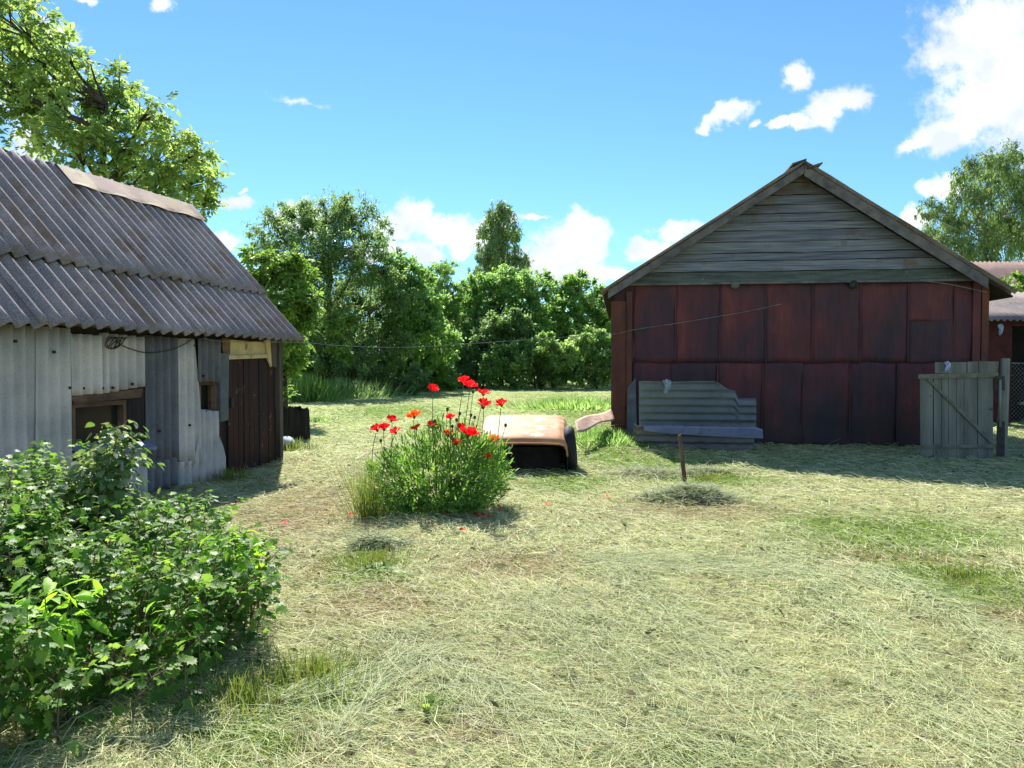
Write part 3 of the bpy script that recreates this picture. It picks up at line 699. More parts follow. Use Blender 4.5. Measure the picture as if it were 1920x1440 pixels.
# ------------------------------------------------------------------ the red barn
BR = Vector((.990, -.139, 0)).normalized(); BB = Vector((-BR.y, BR.x, 0)); B0 = Vector((2.09, 16.2, 0))
def bp(w_, z, off=0): return B0+BR*w_+UP*z-BB*off
def b_of(px, py, off=0):
    p = on_plane(px, py, B0-BB*off, BB); return (p-B0).dot(BR), p.z
barn = thing('barn', 'dark red felt clad barn with a grey weatherboard gable', 'barn', bp(3.6, 0))
BW = 7.30; BL_ = 8.5; ZW = b_of(1500, 528)[1]
PKW, PKZ = b_of(1508, 306, .35)
ELW, ELZ = b_of(1128, 549, .35); ERW, ERZ = b_of(1905, 550, .35)
def bbox(mb_, w0_, w1_, z0, z1, o0, o1):
    mb_.hexa([bp(w0_, z0, o0), bp(w1_, z0, o0), bp(w1_, z0, o1), bp(w0_, z0, o1), bp(w0_, z1, o0), bp(w1_, z1, o0), bp(w1_, z1, o1), bp(w0_, z1, o1)])
m_ = MB(); bbox(m_, .02, BW-.02, -.1, ZW, -.12, -.0); bbox(m_, 0.02, .14, -.1, ZW-.25, -BL_, -.12); bbox(m_, BW-.14, BW-.02, -.1, ZW-.25, -BL_, -.12); bbox(m_, .14, BW-.14, -.1, ZW-.25, -BL_, -BL_+.12)
# gable cores
def zroof(w_):
    return ELZ+(PKZ-ELZ)*(w_-ELW)/(PKW-ELW) if w_ < PKW else PKZ+(ERZ-PKZ)*(w_-PKW)/(ERW-PKW)
for oo in (-.10, -BL_+.1):
    n = len(m_.v); m_.v += [tuple(bp(.1, ZW, oo-.0)), tuple(bp(BW-.1, ZW, oo)), tuple(bp(BW-.1, zroof(BW-.1)-.2, oo)), tuple(bp(PKW, PKZ-.22, oo)), tuple(bp(.1, zroof(.1)-.2, oo))]
    m_.f.append((n, n+1, n+2, n+3, n+4))
m_.build('wall', M['darkwood'], barn)
# felt sheets
def C4(x): return 1120+x/2.4
def C4y(y): return 280+y/2.4
cnt = 0
def felt(x0, x1, y0, y1, off):
    global cnt
    a, zt = b_of(C4(x0), C4y(y0)); c, _ = b_of(C4(x1), C4y(y0)); zb = b_of(C4(x0), C4y(y1))[1]
    if y1 > 1300: zb = -.05
    ph = random.uniform(0, 6); am = random.uniform(.006, .014)
    def fn(u_, v_):
        w_ = a+(c-a)*u_; z = zb+(zt-zb)*v_
        e_ = min(u_, 1-u_, v_, 1-v_)
        return bp(w_+.012*math.sin(z*5+ph), z+.012*math.sin(w_*6+ph), off+am*math.sin(w_*4+ph)*math.cos(z*3.1+ph)+.012*math.sin(z*9+ph)*.5+(0.006 if e_ > .01 else 0))
    mm = MB(); mm.grid(fn, 12, 14); o_ = mm.build('felt_sheet', FELT[cnt % 5], barn, True, .005); cnt += 1
    # battens' ridge lines over the seams
random.seed(5)
up = [75, 165, 352, 552, 757, 967, 1182, 1398, 1605, 1685, 1752]
for i in range(len(up)-1):
    x0, x1 = up[i], up[i+1]
    if i == 7: felt(x0, x1+6, 598, 775, .03); felt(x0, x1+6, 768, 960, .036)
    else: felt(x0-2, x1+5, 598, 960, .024+.010*(i % 2))
lo = [75, 160, 328, 540, 742, 922, 1136, 1348, 1452, 1600, 1752]
for i in range(len(lo)-1): felt(lo[i]-2, lo[i+1]+5, 951, 1325, .012+.010*(i % 2))
# seam battens
m_ = MB()
m_ = None
for (x, y0, y1) in [(352, 600, 950), (552, 600, 950), (757, 600, 960), (967, 600, 955), (1182, 600, 955), (1398, 600, 955), (1605, 600, 955), (742, 960, 1310), (1136, 960, 1300), (1348, 960, 1310), (540, 960, 1120)]:
    w_, zt = b_of(C4(x), C4y(y0)); zb = b_of(C4(x), C4y(y1))[1]
    m_ = MB(); bbox(m_, w_-.012, w_+.012, zb, zt-.01, .03, .050); m_.build('batten', FELT[0], barn)
# corner boards
for (x0, x1) in ((62, 130), (130, 158)):
    a = b_of(C4(x0), 700)[0]; c = b_of(C4(x1), 700)[0]; m_ = MB(); bbox(m_, a, c-.012, -.05, zroof(max(a, 0))-.28, .012, .075 if x0 == 62 else .095); m_.build('corner_board', M['postred'], barn)
for (x0, x1) in ((1678, 1715), (1718, 1752)):
    a = b_of(C4(x0), 700)[0]; c = b_of(C4(x1), 700)[0]; m_ = MB(); bbox(m_, a, c-.012, -.05, ZW-.02, .05, .085); m_.build('corner_board', M['postred'] if x0 > 1700 else FELT[2], barn)
# clapboards
rows = [597, 545, 497, 462, 412, 362, 325, 287, 248, 205, 150, 100]
random.seed(8)
def wl(z): return ELW+(z+.17-ELZ)*(PKW-ELW)/(PKZ-ELZ)
def wr(z): return PKW+(z+.17-PKZ)*(ERW-PKW)/(ERZ-PKZ)
for i in range(len(rows)-1):
    z0 = b_of(1500, C4y(rows[i]))[1]; z1 = b_of(1500, C4y(rows[i+1]))[1]-.009+random.uniform(-.003, .004)
    mm = MB(); ob = .06 if i else .13; nseg = 24
    L0, R0, L1, R1 = max(wl(z0), .05), min(wr(z0), BW-.05), wl(z1), wr(z1)
    if R1-L1 < .05: L1 = R1 = PKW
    ph = random.uniform(0, 6)
    for k in range(nseg):
        f0, f1 = k/nseg, (k+1)/nseg
        def P(f, top, o_):
            a = (L1+(R1-L1)*f) if top else (L0+(R0-L0)*f)
            z = (z1 if top else z0+.006*math.sin(a*2.3+ph)+.003*math.sin(a*9+ph))
            return bp(a, z, o_+.004*math.sin(a*1.7+ph))
        mm.hexa([P(f0, 0, .0), P(f1, 0, .0), P(f1, 0, ob), P(f0, 0, ob), P(f0, 1, .0), P(f1, 1, .0), P(f1, 1, .028), P(f0, 1, .028)])
    mm.build('clapboard', M['clapm'] if i == 0 else (M['clap3'] if i > 8 else [M['clap'], M['clap2']][i % 2 if i < 7 else 0]), barn)
m_ = MB(); a0 = b_of(1176, 528)[0]; a1 = b_of(1852, 528)[0]; bbox(m_, a0, a1, ZW-.045, ZW-.005, .0, .15); m_.build('drip_board', M['barge'], barn)
# barge boards
def barge(wa_, za, wb, zb, wid, name='barge_board'):
    mm = MB(); d = Vector((wb-wa_, zb-za)).normalized(); nn = Vector((d.y, -d.x))
    if nn.y > 0: nn = -nn
    P = []
    for (ww, zz) in ((wa_, za), (wb, zb), ):
        P.append((ww, zz)); 
    q = [(wa_, za), (wb, zb), (wb, zb-wid), (wa_, za-wid)]
    mm.hexa([bp(q[3][0], q[3][1], .31), bp(q[2][0], q[2][1], .31), bp(q[2][0], q[2][1], .36), bp(q[3][0], q[3][1], .36),
             bp(q[0][0], q[0][1], .31), bp(q[1][0], q[1][1], .31), bp(q[1][0], q[1][1], .36), bp(q[0][0], q[0][1], .36)])
    mm.build(name, M['barge'], barn)
bl_ = b_of(1140, 543, .35); br_ = b_of(1853, 522, .35)
barge(bl_[0], zroof(bl_[0])-.03, PKW-.004, PKZ-.03, .17); barge(PKW+.004, PKZ-.03, br_[0], zroof(br_[0])-.03, .215)
# soffit + corrugated roof
def broof(side):
    if side < 0: ea, ez = ELW, ELZ
    else: ea, ez = ERW, ERZ
    mm = MB(); Lr = BL_+.7
    def fn(u_, v_):
        o_ = .42-Lr*u_; w_ = ea+(PKW-ea)*v_; z = ez+(PKZ-ez)*v_
        o_ += .02*math.sin(v_*40)*(u_ == 0)
        return bp(w_, z+.02+.025*math.sin(o_/.18*2*math.pi)+.01*math.sin(v_*17)*(u_ == 0), o_)
    mm.grid(fn, 500, 8); mm.build('roof', M['roof'], barn, True, .012)
    m2 = MB(); d_ = -1 if side < 0 else 1
    m2.hexa([bp(ea-d_*.03, ez-.07, .30), bp(PKW, PKZ-.075, .30), bp(PKW, PKZ-.075, -BL_-.2), bp(ea-d_*.03, ez-.07, -BL_-.2),
             bp(ea-d_*.03, ez-.04, .30), bp(PKW, PKZ-.045, .30), bp(PKW, PKZ-.045, -BL_-.2), bp(ea-d_*.03, ez-.04, -BL_-.2)])
    m2.build('soffit', M['darkwood'], barn)
broof(-1); broof(1)
m_ = MB()
for (dw, z_, l) in ((-.10, .035, .5), (.20, -.045, .35)):
    m_.hexa([bp(PKW+dw-.15, PKZ+z_-.08, -l), bp(PKW+dw+.12, PKZ+z_, -l), bp(PKW+dw+.12, PKZ+z_, .46), bp(PKW+dw-.15, PKZ+z_-.08, .46),
             bp(PKW+dw-.15, PKZ+z_-.05, -l), bp(PKW+dw+.12, PKZ+z_+.03, -l), bp(PKW+dw+.12, PKZ+z_+.03, .46), bp(PKW+dw-.15, PKZ+z_-.05, .46)])
m_.build('ridge_board', M['oldwood'], barn)
# beam ends under the gable
for (x, sx) in ((612, 1), (1140, 1)):
    w_, z = b_of(C4(x), C4y(610)); m_ = MB(); m_.tube([bp(w_, z, .0), bp(w_+.02, z-.01, .16)], [.075, .085], 9); m_.build('beam_end', M['barge'] if x < 700 else M['iron'], barn, True)

# ---- leaning asbestos sheets before the barn
def lean_pt(px, py, tilt=.0, base=1.15): 
    # plane leaning against the wall: foot 1.15 m out, top at the wall
    n = (BB*1.0+UP*(-.42)).normalized(); P0 = bp(1, 0, base)
    n = (-BB*1.0-UP*.62).normalized()
    return on_plane(px, py, P0, n), n
def leansheet(outline, name, base, label, mat, pitch=.17, amp=.022, group=None):
    # outline given as column list (px, top, bottom); waves run horizontally
    cols_ = outline; m2 = MB(); nv = 60; b_ = 0
    for (px, t_, bt) in cols_:
        for j in range(nv+1):
            py = t_+(bt-t_)*j/nv; p, n = lean_pt(px, py, base=base)
            h = p.z/ .85
            m2.v.append(tuple(p-n*0+n*(amp*math.sin(h/pitch*2*math.pi))))
    for i in range(len(cols_)-1):
        for j in range(nv): a = i*(nv+1)+j; m2.f.append((a, a+1, a+nv+2, a+nv+1))
    o_ = m2.build(name, mat, None, True, .008); return setp(o_, label, 'roof sheet', group)
g1 = 'roof sheets leaning on the barn'
cols_ = []
for px in np.linspace(1198, 1418, 34):
    if px < 1343: t_ = 714+.6*math.sin(px)
    elif px < 1354: t_ = 714+(px-1343)*.9
    elif px < 1379: t_ = 724+(px-1354)*.42
    elif px < 1382: t_ = 735+(px-1379)*4
    else: t_ = 748
    cols_.append((float(px), t_, 822))
leansheet(cols_, 'leaning_roof_sheet', 1.05, 'grey corrugated sheet with a broken stepped corner leaning on the barn', M['leansheet'], group=g1)
leansheet([(float(px), 796+2*math.sin(px*.3), 849+2*math.sin(px*.2)) for px in np.linspace(1188, 1414, 26)], 'leaning_roof_sheet', 1.18, 'lowest dark corrugated sheet lying at the foot of the broken one', M['siding_d'], group=g1)
m_ = MB()
P = [lean_pt(x, y, base=1.27)[0] for (x, y) in ((1207, 801), (1250, 801), (1330, 803), (1418, 804), (1430, 808), (1431, 822), (1335, 818), (1246, 812), (1207, 808))]
n_ = lean_pt(1300, 800)[1]; k = len(P)
m_.v = [tuple(p) for p in P]+[tuple(p-n_*.05) for p in P]; m_.f = [tuple(range(k)), tuple(range(2*k-1, k-1, -1))]+[(i, i+k, (i+1) % k+k, (i+1) % k) for i in range(k)]
setp(m_.build('plank', M['bluetrim']), 'pale blue grey plank lying across the leaning sheets', 'plank')
# narrow dark board behind them at the left
m_ = MB(); a, _ = b_of(1186, 800, .5); m_.hexa([bp(a-.12, 0, .62), bp(a+.10, 0, .62), bp(a+.10, 0, .66), bp(a-.12, 0, .66), bp(a-.10, 1.15, .12), bp(a+.06, 1.35, .12), bp(a+.06, 1.35, .16), bp(a-.10, 1.15, .16)])
setp(m_.build('board', M['greyboard']), 'narrow grey board propped behind the left end of the leaning sheets', 'board')
def rag(px, py, wpx, hpx, d, mat, label, name='rag', shape=None):
    c = at(px, py, d); W_ = wpx*d/F; H_ = hpx*d/F; mm = MB()
    def fn(u_, v_):
        wv = W_*(1-.75*v_**2.5+.12*math.sin(v_*9))*(.5-u_)*-1+.02*math.sin(v_*4)
        return c+Vector((wv+.02*v_*math.sin(v_*5), .02*math.sin(u_*7+v_*3)-.03*v_, -H_*(v_-.0)-.012*math.sin(u_*9)))
    mm.grid(fn, 6, 8); return setp(mm.build(name, mat, None, True, .004), label, 'rag', 'rags hung about the yard')
p_ = lean_pt(1250, 712, base=1.05)[0]
rag(1250, 712, 14, 26, p_.y-.06, M['rag'], 'pale rag hanging over the top of the broken leaning sheet')
# gate
gate = thing('wooden_gate', 'grey plank gate standing open before the barn', 'gate', (gx(1800, 13.4), 13.4, 0))
GD = 13.4
def gp(px, py, off=0): return at(px, py, GD-off)
def gslab(quad, o0, o1, name, mat, parent=gate):
    mm = MB(); a = [gp(x, y, o0)for (x, y) in quad]; c = [gp(x, y, o1) for (x, y) in quad]
    mm.hexa([a[3], a[2], c[2], c[3], a[0], a[1], c[1], c[0]]); return mm.build(name, mat, parent)
bx_ = [(1722, 1749, 702, 855), (1751, 1765, 703, 860), (1766, 1778, 700, 858), (1779, 1793, 702, 861), (1794, 1807, 703, 862), (1808, 1832, 700, 861), (1834, 1862, 701, 861)]
random.seed(2)
for i, (x0, x1, y0, y1) in enumerate(bx_):
    dx = -2 if i == 0 else 0
    gslab([(x0+3 if i == 0 else x0, y0), (x1, y0+1), (x1, y1), (x0+4 if i == 0 else x0, y1)], 0, .022+.004*(i % 2), 'plank', M['gatewood'])
gslab([(1753, 679), (1812, 679), (1812, 700), (1753, 700)], .0, .03, 'plank', M['gatewood'])
gslab([(1814, 678), (1834, 678), (1834, 699), (1814, 700)], .0, .026, 'plank', M['gatewood'])
gslab([(1836, 677), (1873, 678), (1870, 699), (1836, 699)], .0, .03, 'plank', M['gatewood'])
gslab([(1722, 702), (1872, 698), (1872, 707), (1722, 710)], .03, .06, 'rail', M['gaterail'])
gslab([(1726, 833), (1864, 834), (1864, 840), (1726, 839)], .03, .06, 'rail', M['gaterail'])
gslab([(1738, 712), (1744, 711), (1862, 825), (1858, 831)], .031, .055, 'brace', M['gaterail'])
gslab([(1866, 705), (1884, 705), (1884, 731), (1866, 731)], .03, .07, 'hinge', M['iron'])
mm = MB(); mm.tube([gp(1875, 712, .09), gp(1875, 800, .06)], .022, 8); mm.build('hinge_rod', M['postw'], gate, True)
gslab([(1870, 790), (1884, 790), (1884, 855), (1868, 855)], .0, .05, 'hinge_board', M['iron'])
rag(1776, 678, 10, 17, GD-.08, M['bluerag'], 'small blue white rag hung on the top of the plank gate')
# gate post
mm = MB(); gr_ = gx(1888, GD)
def pst(px0, px1, y0, y1, d, rr=None):
    a = at(px0, y0, d); c = at(px1, y0, d); h = a.z; rad = (c.x-a.x)/2; cx = (a.x+c.x)/2
    mm.tube([Vector((cx-.02, d+rad, -.1)), Vector((cx-.015, d+rad, h*.3)), Vector((cx+.01, d+rad, h*.65)), Vector((cx+.02, d+rad, h))], [rad*1.05, rad*1.12, rad*.95, rad*.9], 10)
pst(1880, 1897, 672, 860, GD); setp(mm.build('gate_post', M['postw'], None, False), 'weathered round post holding the plank gate', 'post')
# chain link fence to the right of the post
fence = thing('chain_link_fence', 'rusty chain link fence running right from the gate post', 'fence', (gx(1900, 13.6), 13.6, 0))
mm = MB(); fx0 = gx(1897, 13.6); fx1 = fx0+2.2; fz = 1.6; st = .075; dirn = Vector((1, .12, 0)).normalized()
def fp(x, z): return Vector((fx0, 13.6, 0))+dirn*x+UP*z
k = -fz
while k < 2.2:
    for sg in (1, -1):
        a0 = max(0, k); a1 = min(2.2, k+fz)
        if a1-a0 > .05:
            if sg == 1: mm.tube([fp(a0, a0-k+.05), fp(a1, a1-k+.05)], .0028, 3, False)
            else: mm.tube([fp(a0, fz-(a0-k)+.05), fp(a1, fz-(a1-k)+.05)], .0028, 3, False)
    k += st
mm.build('mesh', M['galv'], fence)
mm = MB(); mm.tube([fp(0, 1.66), fp(2.2, 1.66)], .008, 5); mm.build('wire', M['galv'], fence)
mm = MB(); mm.tube([fp(0, .05), fp(2.2, .05)], .004, 5); mm.build('wire', M['galv'], fence)
mm = MB(); mm.tube([fp(2.2, -.1), fp(2.2, 1.8)], .05, 8); mm.build('post', M['postw'], fence)
# low red outbuilding right
out = thing('outbuilding', 'low red outbuilding with a corrugated roof behind the gate post', 'outbuilding', (14, 21, 0))
OD = 21.0
def op(px, py, off=0): return at(px, py, OD-off)
mm = MB(); x0 = gx(1790, OD); x1 = x0+7; xd0 = gx(1897, OD); xd1 = gx(2010, OD); zt = op(1860, 598).z
def abox(mm, x0, x1, y0, y1, z0, z1): mm.box(((x0+x1)/2, (y0+y1)/2, (z0+z1)/2), ((x1-x0)/2, 0, 0), (0, (y1-y0)/2, 0), (0, 0, (z1-z0)/2))
abox(mm, x0, xd0, OD, OD+.15, -.1, zt); abox(mm, xd1, x1, OD, OD+.15, -.1, zt); abox(mm, xd0, xd1, OD, OD+.15, zt-.15, zt)
abox(mm, x0, x0+.15, OD+.15, OD+4, -.1, zt); abox(mm, x1-.15, x1, OD+.15, OD+4, -.1, zt); abox(mm, x0+.15, x1-.15, OD+3.85, OD+4, -.1, zt)
mm.build('wall', M['brickred'], out)
mm = MB(); abox(mm, xd0, xd1, OD+.9, OD+.95, -.1, zt-.15); mm.build('doorway', M['black'], out)
mm = MB(); zr = op(1900, 562).z
mm.grid(lambda u_, v_: Vector((x0-.3+(7.6)*u_, OD-.5+3*v_, op(1850, 600, .5).z+.0+(1.0)*v_+.03*math.sin(u_*7.6/.17*6.283))), 400, 4); mm.build('roof', M['sheetend'], out, True, .01)
mm = MB(); abox(mm, xd0, xd1+1, OD-.35, OD-.25, .55, .62); mm.build('rail', M['gatewood'], out)
rag(1876, 608, 10, 20, OD-.5, M['rag'], 'white rag hanging from the eave of the low red outbuilding')
# long roof behind
lr = thing('long_outbuilding', 'long building with a reddish corrugated roof right of the barn', 'building', (19, 31, 0))
mm = MB(); LD = 31.0; xa = gx(1800, LD); zt_ = at(1900, 553, LD).z; abox(mm, xa, xa+14, LD, LD+6, -.1, zt_); mm.build('wall', M['brickred'], lr)
zt2 = at(1900, 491, LD+3).z
for sd in (1, -1):
    mm = MB(); mm.grid(lambda u_, v_: Vector((xa-.3+14.6*u_, LD+3-sd*3.4*(1-v_), zt_-.1+(zt2-zt_+.1)*v_+.035*math.sin(u_*14.6/.2*6.283))), 600, 4); mm.build('roof', M['farroof'], lr, True, .01)
# small house gable deep among the trees
hs = thing('house', 'small grey gabled house glimpsed between the hedge trees', 'house', (gx(845, 72), 72, 0))
mm = MB(); c = at(842, 548, 72); hx = c.x; hz = c.z
abox(mm, hx-3, hx+3, 72, 79, 0, hz-2.4); 
n = len(mm.v); mm.v += [(hx-3, 72, hz-2.4), (hx+3, 72, hz-2.4), (hx, 72, hz), (hx-3, 79, hz-2.4), (hx+3, 79, hz-2.4), (hx, 79, hz)]; mm.f += [(n, n+1, n+2), (n+5, n+4, n+3)]
mm.build('wall', M['oldwood'], hs)
mm = MB()
for sd in (-1, 1): mm.hexa([(hx+sd*3.5, 71.5, hz-2.85), (hx+sd*3.5, 79.5, hz-2.85), (hx, 79.5, hz-.02), (hx, 71.5, hz-.02), (hx+sd*3.5, 71.5, hz-2.65), (hx+sd*3.5, 79.5, hz-2.65), (hx, 79.5, hz+.2), (hx, 71.5, hz+.2)])
mm.build('roof', M['rustsheet'], hs)
mm = MB(); abox(mm, hx-.4, hx+.4, 71.9, 71.97, hz-2.2, hz-1.3); mm.build('window', M['cream'], hs)

# ------------------------------------------------------------------ overhead cable shed -> barn
mm = MB()
P1 = swp(s_of(380)[0], EH-.02, EOV-.02)
pa = [wp(352, 634, .25), at(420, 640, 10.8), at(566, 642, 12.65), at(640, 648, 12.9), at(760, 651, 13.5), at(900, 643, 14.2), at(1040, 633, 15), at(1146, 627, 15.85), bp(*b_of(1190, 618, .12), .12), bp(*b_of(1270, 606, .1), .1), bp(*b_of(1330, 596, .1), .1), bp(*b_of(1400, 584, .1), .1), bp(*b_of(1465, 570, .1), .1)]
mm.tube(curve(pa), .005, 5); setp(mm.build('overhead_cable', M['wirel']), 'thin cable strung from the shed eave across to the red barn wall', 'cable')
mm = MB(); mm.tube(curve([bp(*b_of(1725, 526, .17), .17), bp(*b_of(1780, 533, .12), .12), bp(*b_of(1850, 548, .12), .12)]), .007, 5); setp(mm.build('barn_cable', M['wirel']), 'short cable sagging below the right end of the gable', 'cable')

# ------------------------------------------------------------------ objects in the yard
# rusty car shell
car = thing('car_shell', 'faded orange rounded car body shell lying open side towards the poppies', 'car shell', (0.1, 12.2, 0))
fl = at(893, 826, 11.65); fr = at(1064, 832, 11.6); zf = .50
bl2 = at(908, 779, 13.0); br2 = at(1060, 779, 13.0)
def sh_pt(u_, v_):
    # u across -1..1 wraps down the sides, v front (0) to back (1)
    L0, R0 = Vector((fl.x, 11.62, 0)), Vector((fr.x, 11.58, 0)); L1, R1 = Vector((bl2.x-.02, 13.0, 0)), Vector((br2.x+.02, 13.0, 0))
    prof = [(-1.0, -1.0), (-1.0, -.45), (-.985, -.2), (-.93, -.07), (-.82, -.018), (-.5, 0), (0, .012), (.5, 0), (.82, -.018), (.93, -.07), (.985, -.2), (1.0, -.45), (1.0, -1.0)]
    f = (u_)*(len(prof)-1); i = min(int(f), len(prof)-2); g_ = f-i
    a = prof[i][0]*(1-g_)+prof[i+1][0]*g_; h = prof[i][1]*(1-g_)+prof[i+1][1]*g_
    zt = zf+(.775-zf)*v_**.9 + .035*math.sin(v_*3.14)
    # front edge rounds down a little
    if v_ < .12: zt -= .05*(1-v_/.12)**2
    c0 = (L0+R0)/2*(1-v_)+(L1+R1)/2*v_; hw = (R0-L0).length/2*(1-v_)+(R1-L1).length/2*v_
    z = zt+h*(zt-.02) if h < -.3 else zt+h*.5*1.0
    if h < -.3: z = max(.0, zt*(1+h)*.0+zt-.0-(-h)*zt)
    return Vector((c0.x+a*hw, c0.y, z+.0))
mm = MB(); mm.grid(lambda u_, v_: sh_pt(.09+.82*u_, v_), 48, 14); mm.build('body_shell', M['paint'], car, True, .02)
for (ua, ub) in ((0, .09), (.91, 1)):
    mm = MB(); mm.grid(lambda u_, v_: sh_pt(ua+(ub-ua)*u_, v_), 6, 14); mm.build('side_panel', M['rubber'], car, True, .02)
mm = MB(); mm.grid(lambda u_, v_: sh_pt(u_, 1.0)*(1)+Vector((0, .01, 0)) if v_ > .5 else Vector((sh_pt(u_, 1).x, 13.01, 0)), 48, 2); mm.build('back_panel', M['paint'], car)
def inn(u_, v_):
    p = sh_pt(u_, v_); c0 = Vector((.1, p.y, 0)); return Vector((p.x+(c0.x-p.x)*.03, p.y+.05, p.z-.025 if p.z > .1 else p.z))
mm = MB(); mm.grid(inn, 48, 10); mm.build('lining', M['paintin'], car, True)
mm = MB(); rim = [sh_pt(.09+.82*i/60, 0)+Vector((0, -.012, .0)) for i in range(61)]; mm.tube(rim, .016, 6); mm.build('rim_edge', M['paint'], car, True)
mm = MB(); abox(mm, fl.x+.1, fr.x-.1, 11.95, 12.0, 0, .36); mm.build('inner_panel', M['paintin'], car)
# tyre at the right
ty = thing('tyre', 'worn black tyre leaning against the right side of the car shell', 'tyre', (gx(1070, 11.9), 11.95, 0))
mm = MB(); tc_ = Vector((gx(1070, 11.95)+.005, 12.0, .34)); ax = Vector((1, -.12, .10)).normalized(); e1 = Vector((0, 0, 1)); e1 = (e1-ax*e1.dot(ax)).normalized(); e2 = ax.cross(e1)
def tyf(u_, v_):
    a = u_*2*math.pi; b_ = v_*2*math.pi; R_ = .255; rr = .085
    tread = .006*(1 if int(u_*80) % 2 else 0) if abs(math.cos(b_)) > .75 and math.cos(b_) > 0 else 0
    return tc_+(e1*math.cos(a)+e2*math.sin(a))*(R_+(rr+tread)*math.copysign(abs(math.cos(b_))**.7, math.cos(b_)))+ax*rr*.95*math.copysign(abs(math.sin(b_))**.7, math.sin(b_))
mm.grid(tyf, 80, 16); mm.build('tread', M['rubber'], ty, True)
mm = MB(); mm.tube([tc_-ax*.05, tc_+ax*.05], .165, 20); mm.build('rim', M['iron'], ty)
# curled rusty sheet
mm = MB()
def rsf(u_, v_):
    px = 1078+(1146-1078)*u_; py0 = 792-25*u_-3*math.sin(u_*6); py1 = 806-24*u_**1.3+3*math.sin(u_*8)
    d = 14.6+1.6*u_; p = at(px, py0+(py1-py0)*v_, d); 
    g = px2g(px, 0) if False else None
    return Vector((p.x, d-.55*v_, max(p.z+.02, .03)))
mm.grid(rsf, 20, 6); setp(mm.build('metal_sheet', M['rustsheet'], None, True, .01), 'curled pinkish rusty metal sheet beside the left corner of the barn', 'metal sheet')
# stake
mm = MB(); a = at(1287, 912, 10.38); c = at(1274, 816, 10.3)
mm.hexa([a+Vector((-.028, -.02, -.12)), a+Vector((.028, -.02, -.12)), a+Vector((.028, .02, -.12)), a+Vector((-.028, .02, -.12)), c+Vector((-.021, -.015, 0)), c+Vector((.021, -.015, .01)), c+Vector((.021, .015, .01)), c+Vector((-.021, .015, 0))])
setp(mm.build('stake', M['stakew']), 'slanting brown wooden stake driven into the mown grass', 'stake')
# stump
mm = MB(); sx = gx(558, 16.6)
random.seed(4); jag = [random.uniform(-.05, .05) for _ in range(24)]
def stf(u_, v_):
    a = u_*2*math.pi; r = .225*(1.10-.1*v_+.05*math.sin(a*7)+.03*math.sin(a*13+1)); z = v_*.72+(jag[int(u_*24) % 24] if v_ == 1 else 0)
    return Vector((sx+r*math.cos(a), 16.6+r*math.sin(a), z-.03))
mm.grid(stf, 48, 6)
def stt(u_, v_):
    a = u_*2*math.pi; r = .2*v_; return Vector((sx+r*math.cos(a), 16.6+r*math.sin(a), .60+.03*math.sin(u_*20)))
mm.grid(stt, 24, 3); setp(mm.build('tree_stump', M['stumpw'], None, False), 'blackened upright stump standing beyond the shed corner', 'stump')
# second, lower stump piece to the left
mm = MB(); sx2 = gx(541, 16.9)
mm.grid(lambda u_, v_: Vector((sx2+.13*(1+.1*math.sin(u_*44))*math.cos(u_*6.283), 16.9+.13*math.sin(u_*6.283), v_*(.68+.05*math.sin(u_*30)))), 32, 4); setp(mm.build('tree_stump', M['stumpw']), 'narrow dark stump squeezed between the shed corner and the larger stump', 'stump')
# white bucket on its side
mm = MB(); bx0 = gx(532, 14.2); bc = Vector((bx0, 14.2, .16)); ba = Vector((.55, -.8, .1)).normalized(); 
mm.tube([bc-ba*.13, bc-ba*.10, bc+ba*.13, bc+ba*.14, bc+ba*.12], [.12, .125, .15, .158, .14], 18, True)
bkt = thing('bucket', 'whitish plastic bucket lying at the foot of the shed corner post', 'bucket', (bx0, 14.2, 0)); mm.build('pail', M['bucket'], bkt, True)
mm = MB(); q1 = ba.cross(UP).normalized(); mm.tube([bc+ba*.13+(q1*math.cos(t_)+ba*.8*math.sin(t_))*.155 for t_ in [i*math.pi/10 for i in range(11)]], .004, 5); mm.build('handle', M['galv'], bkt)

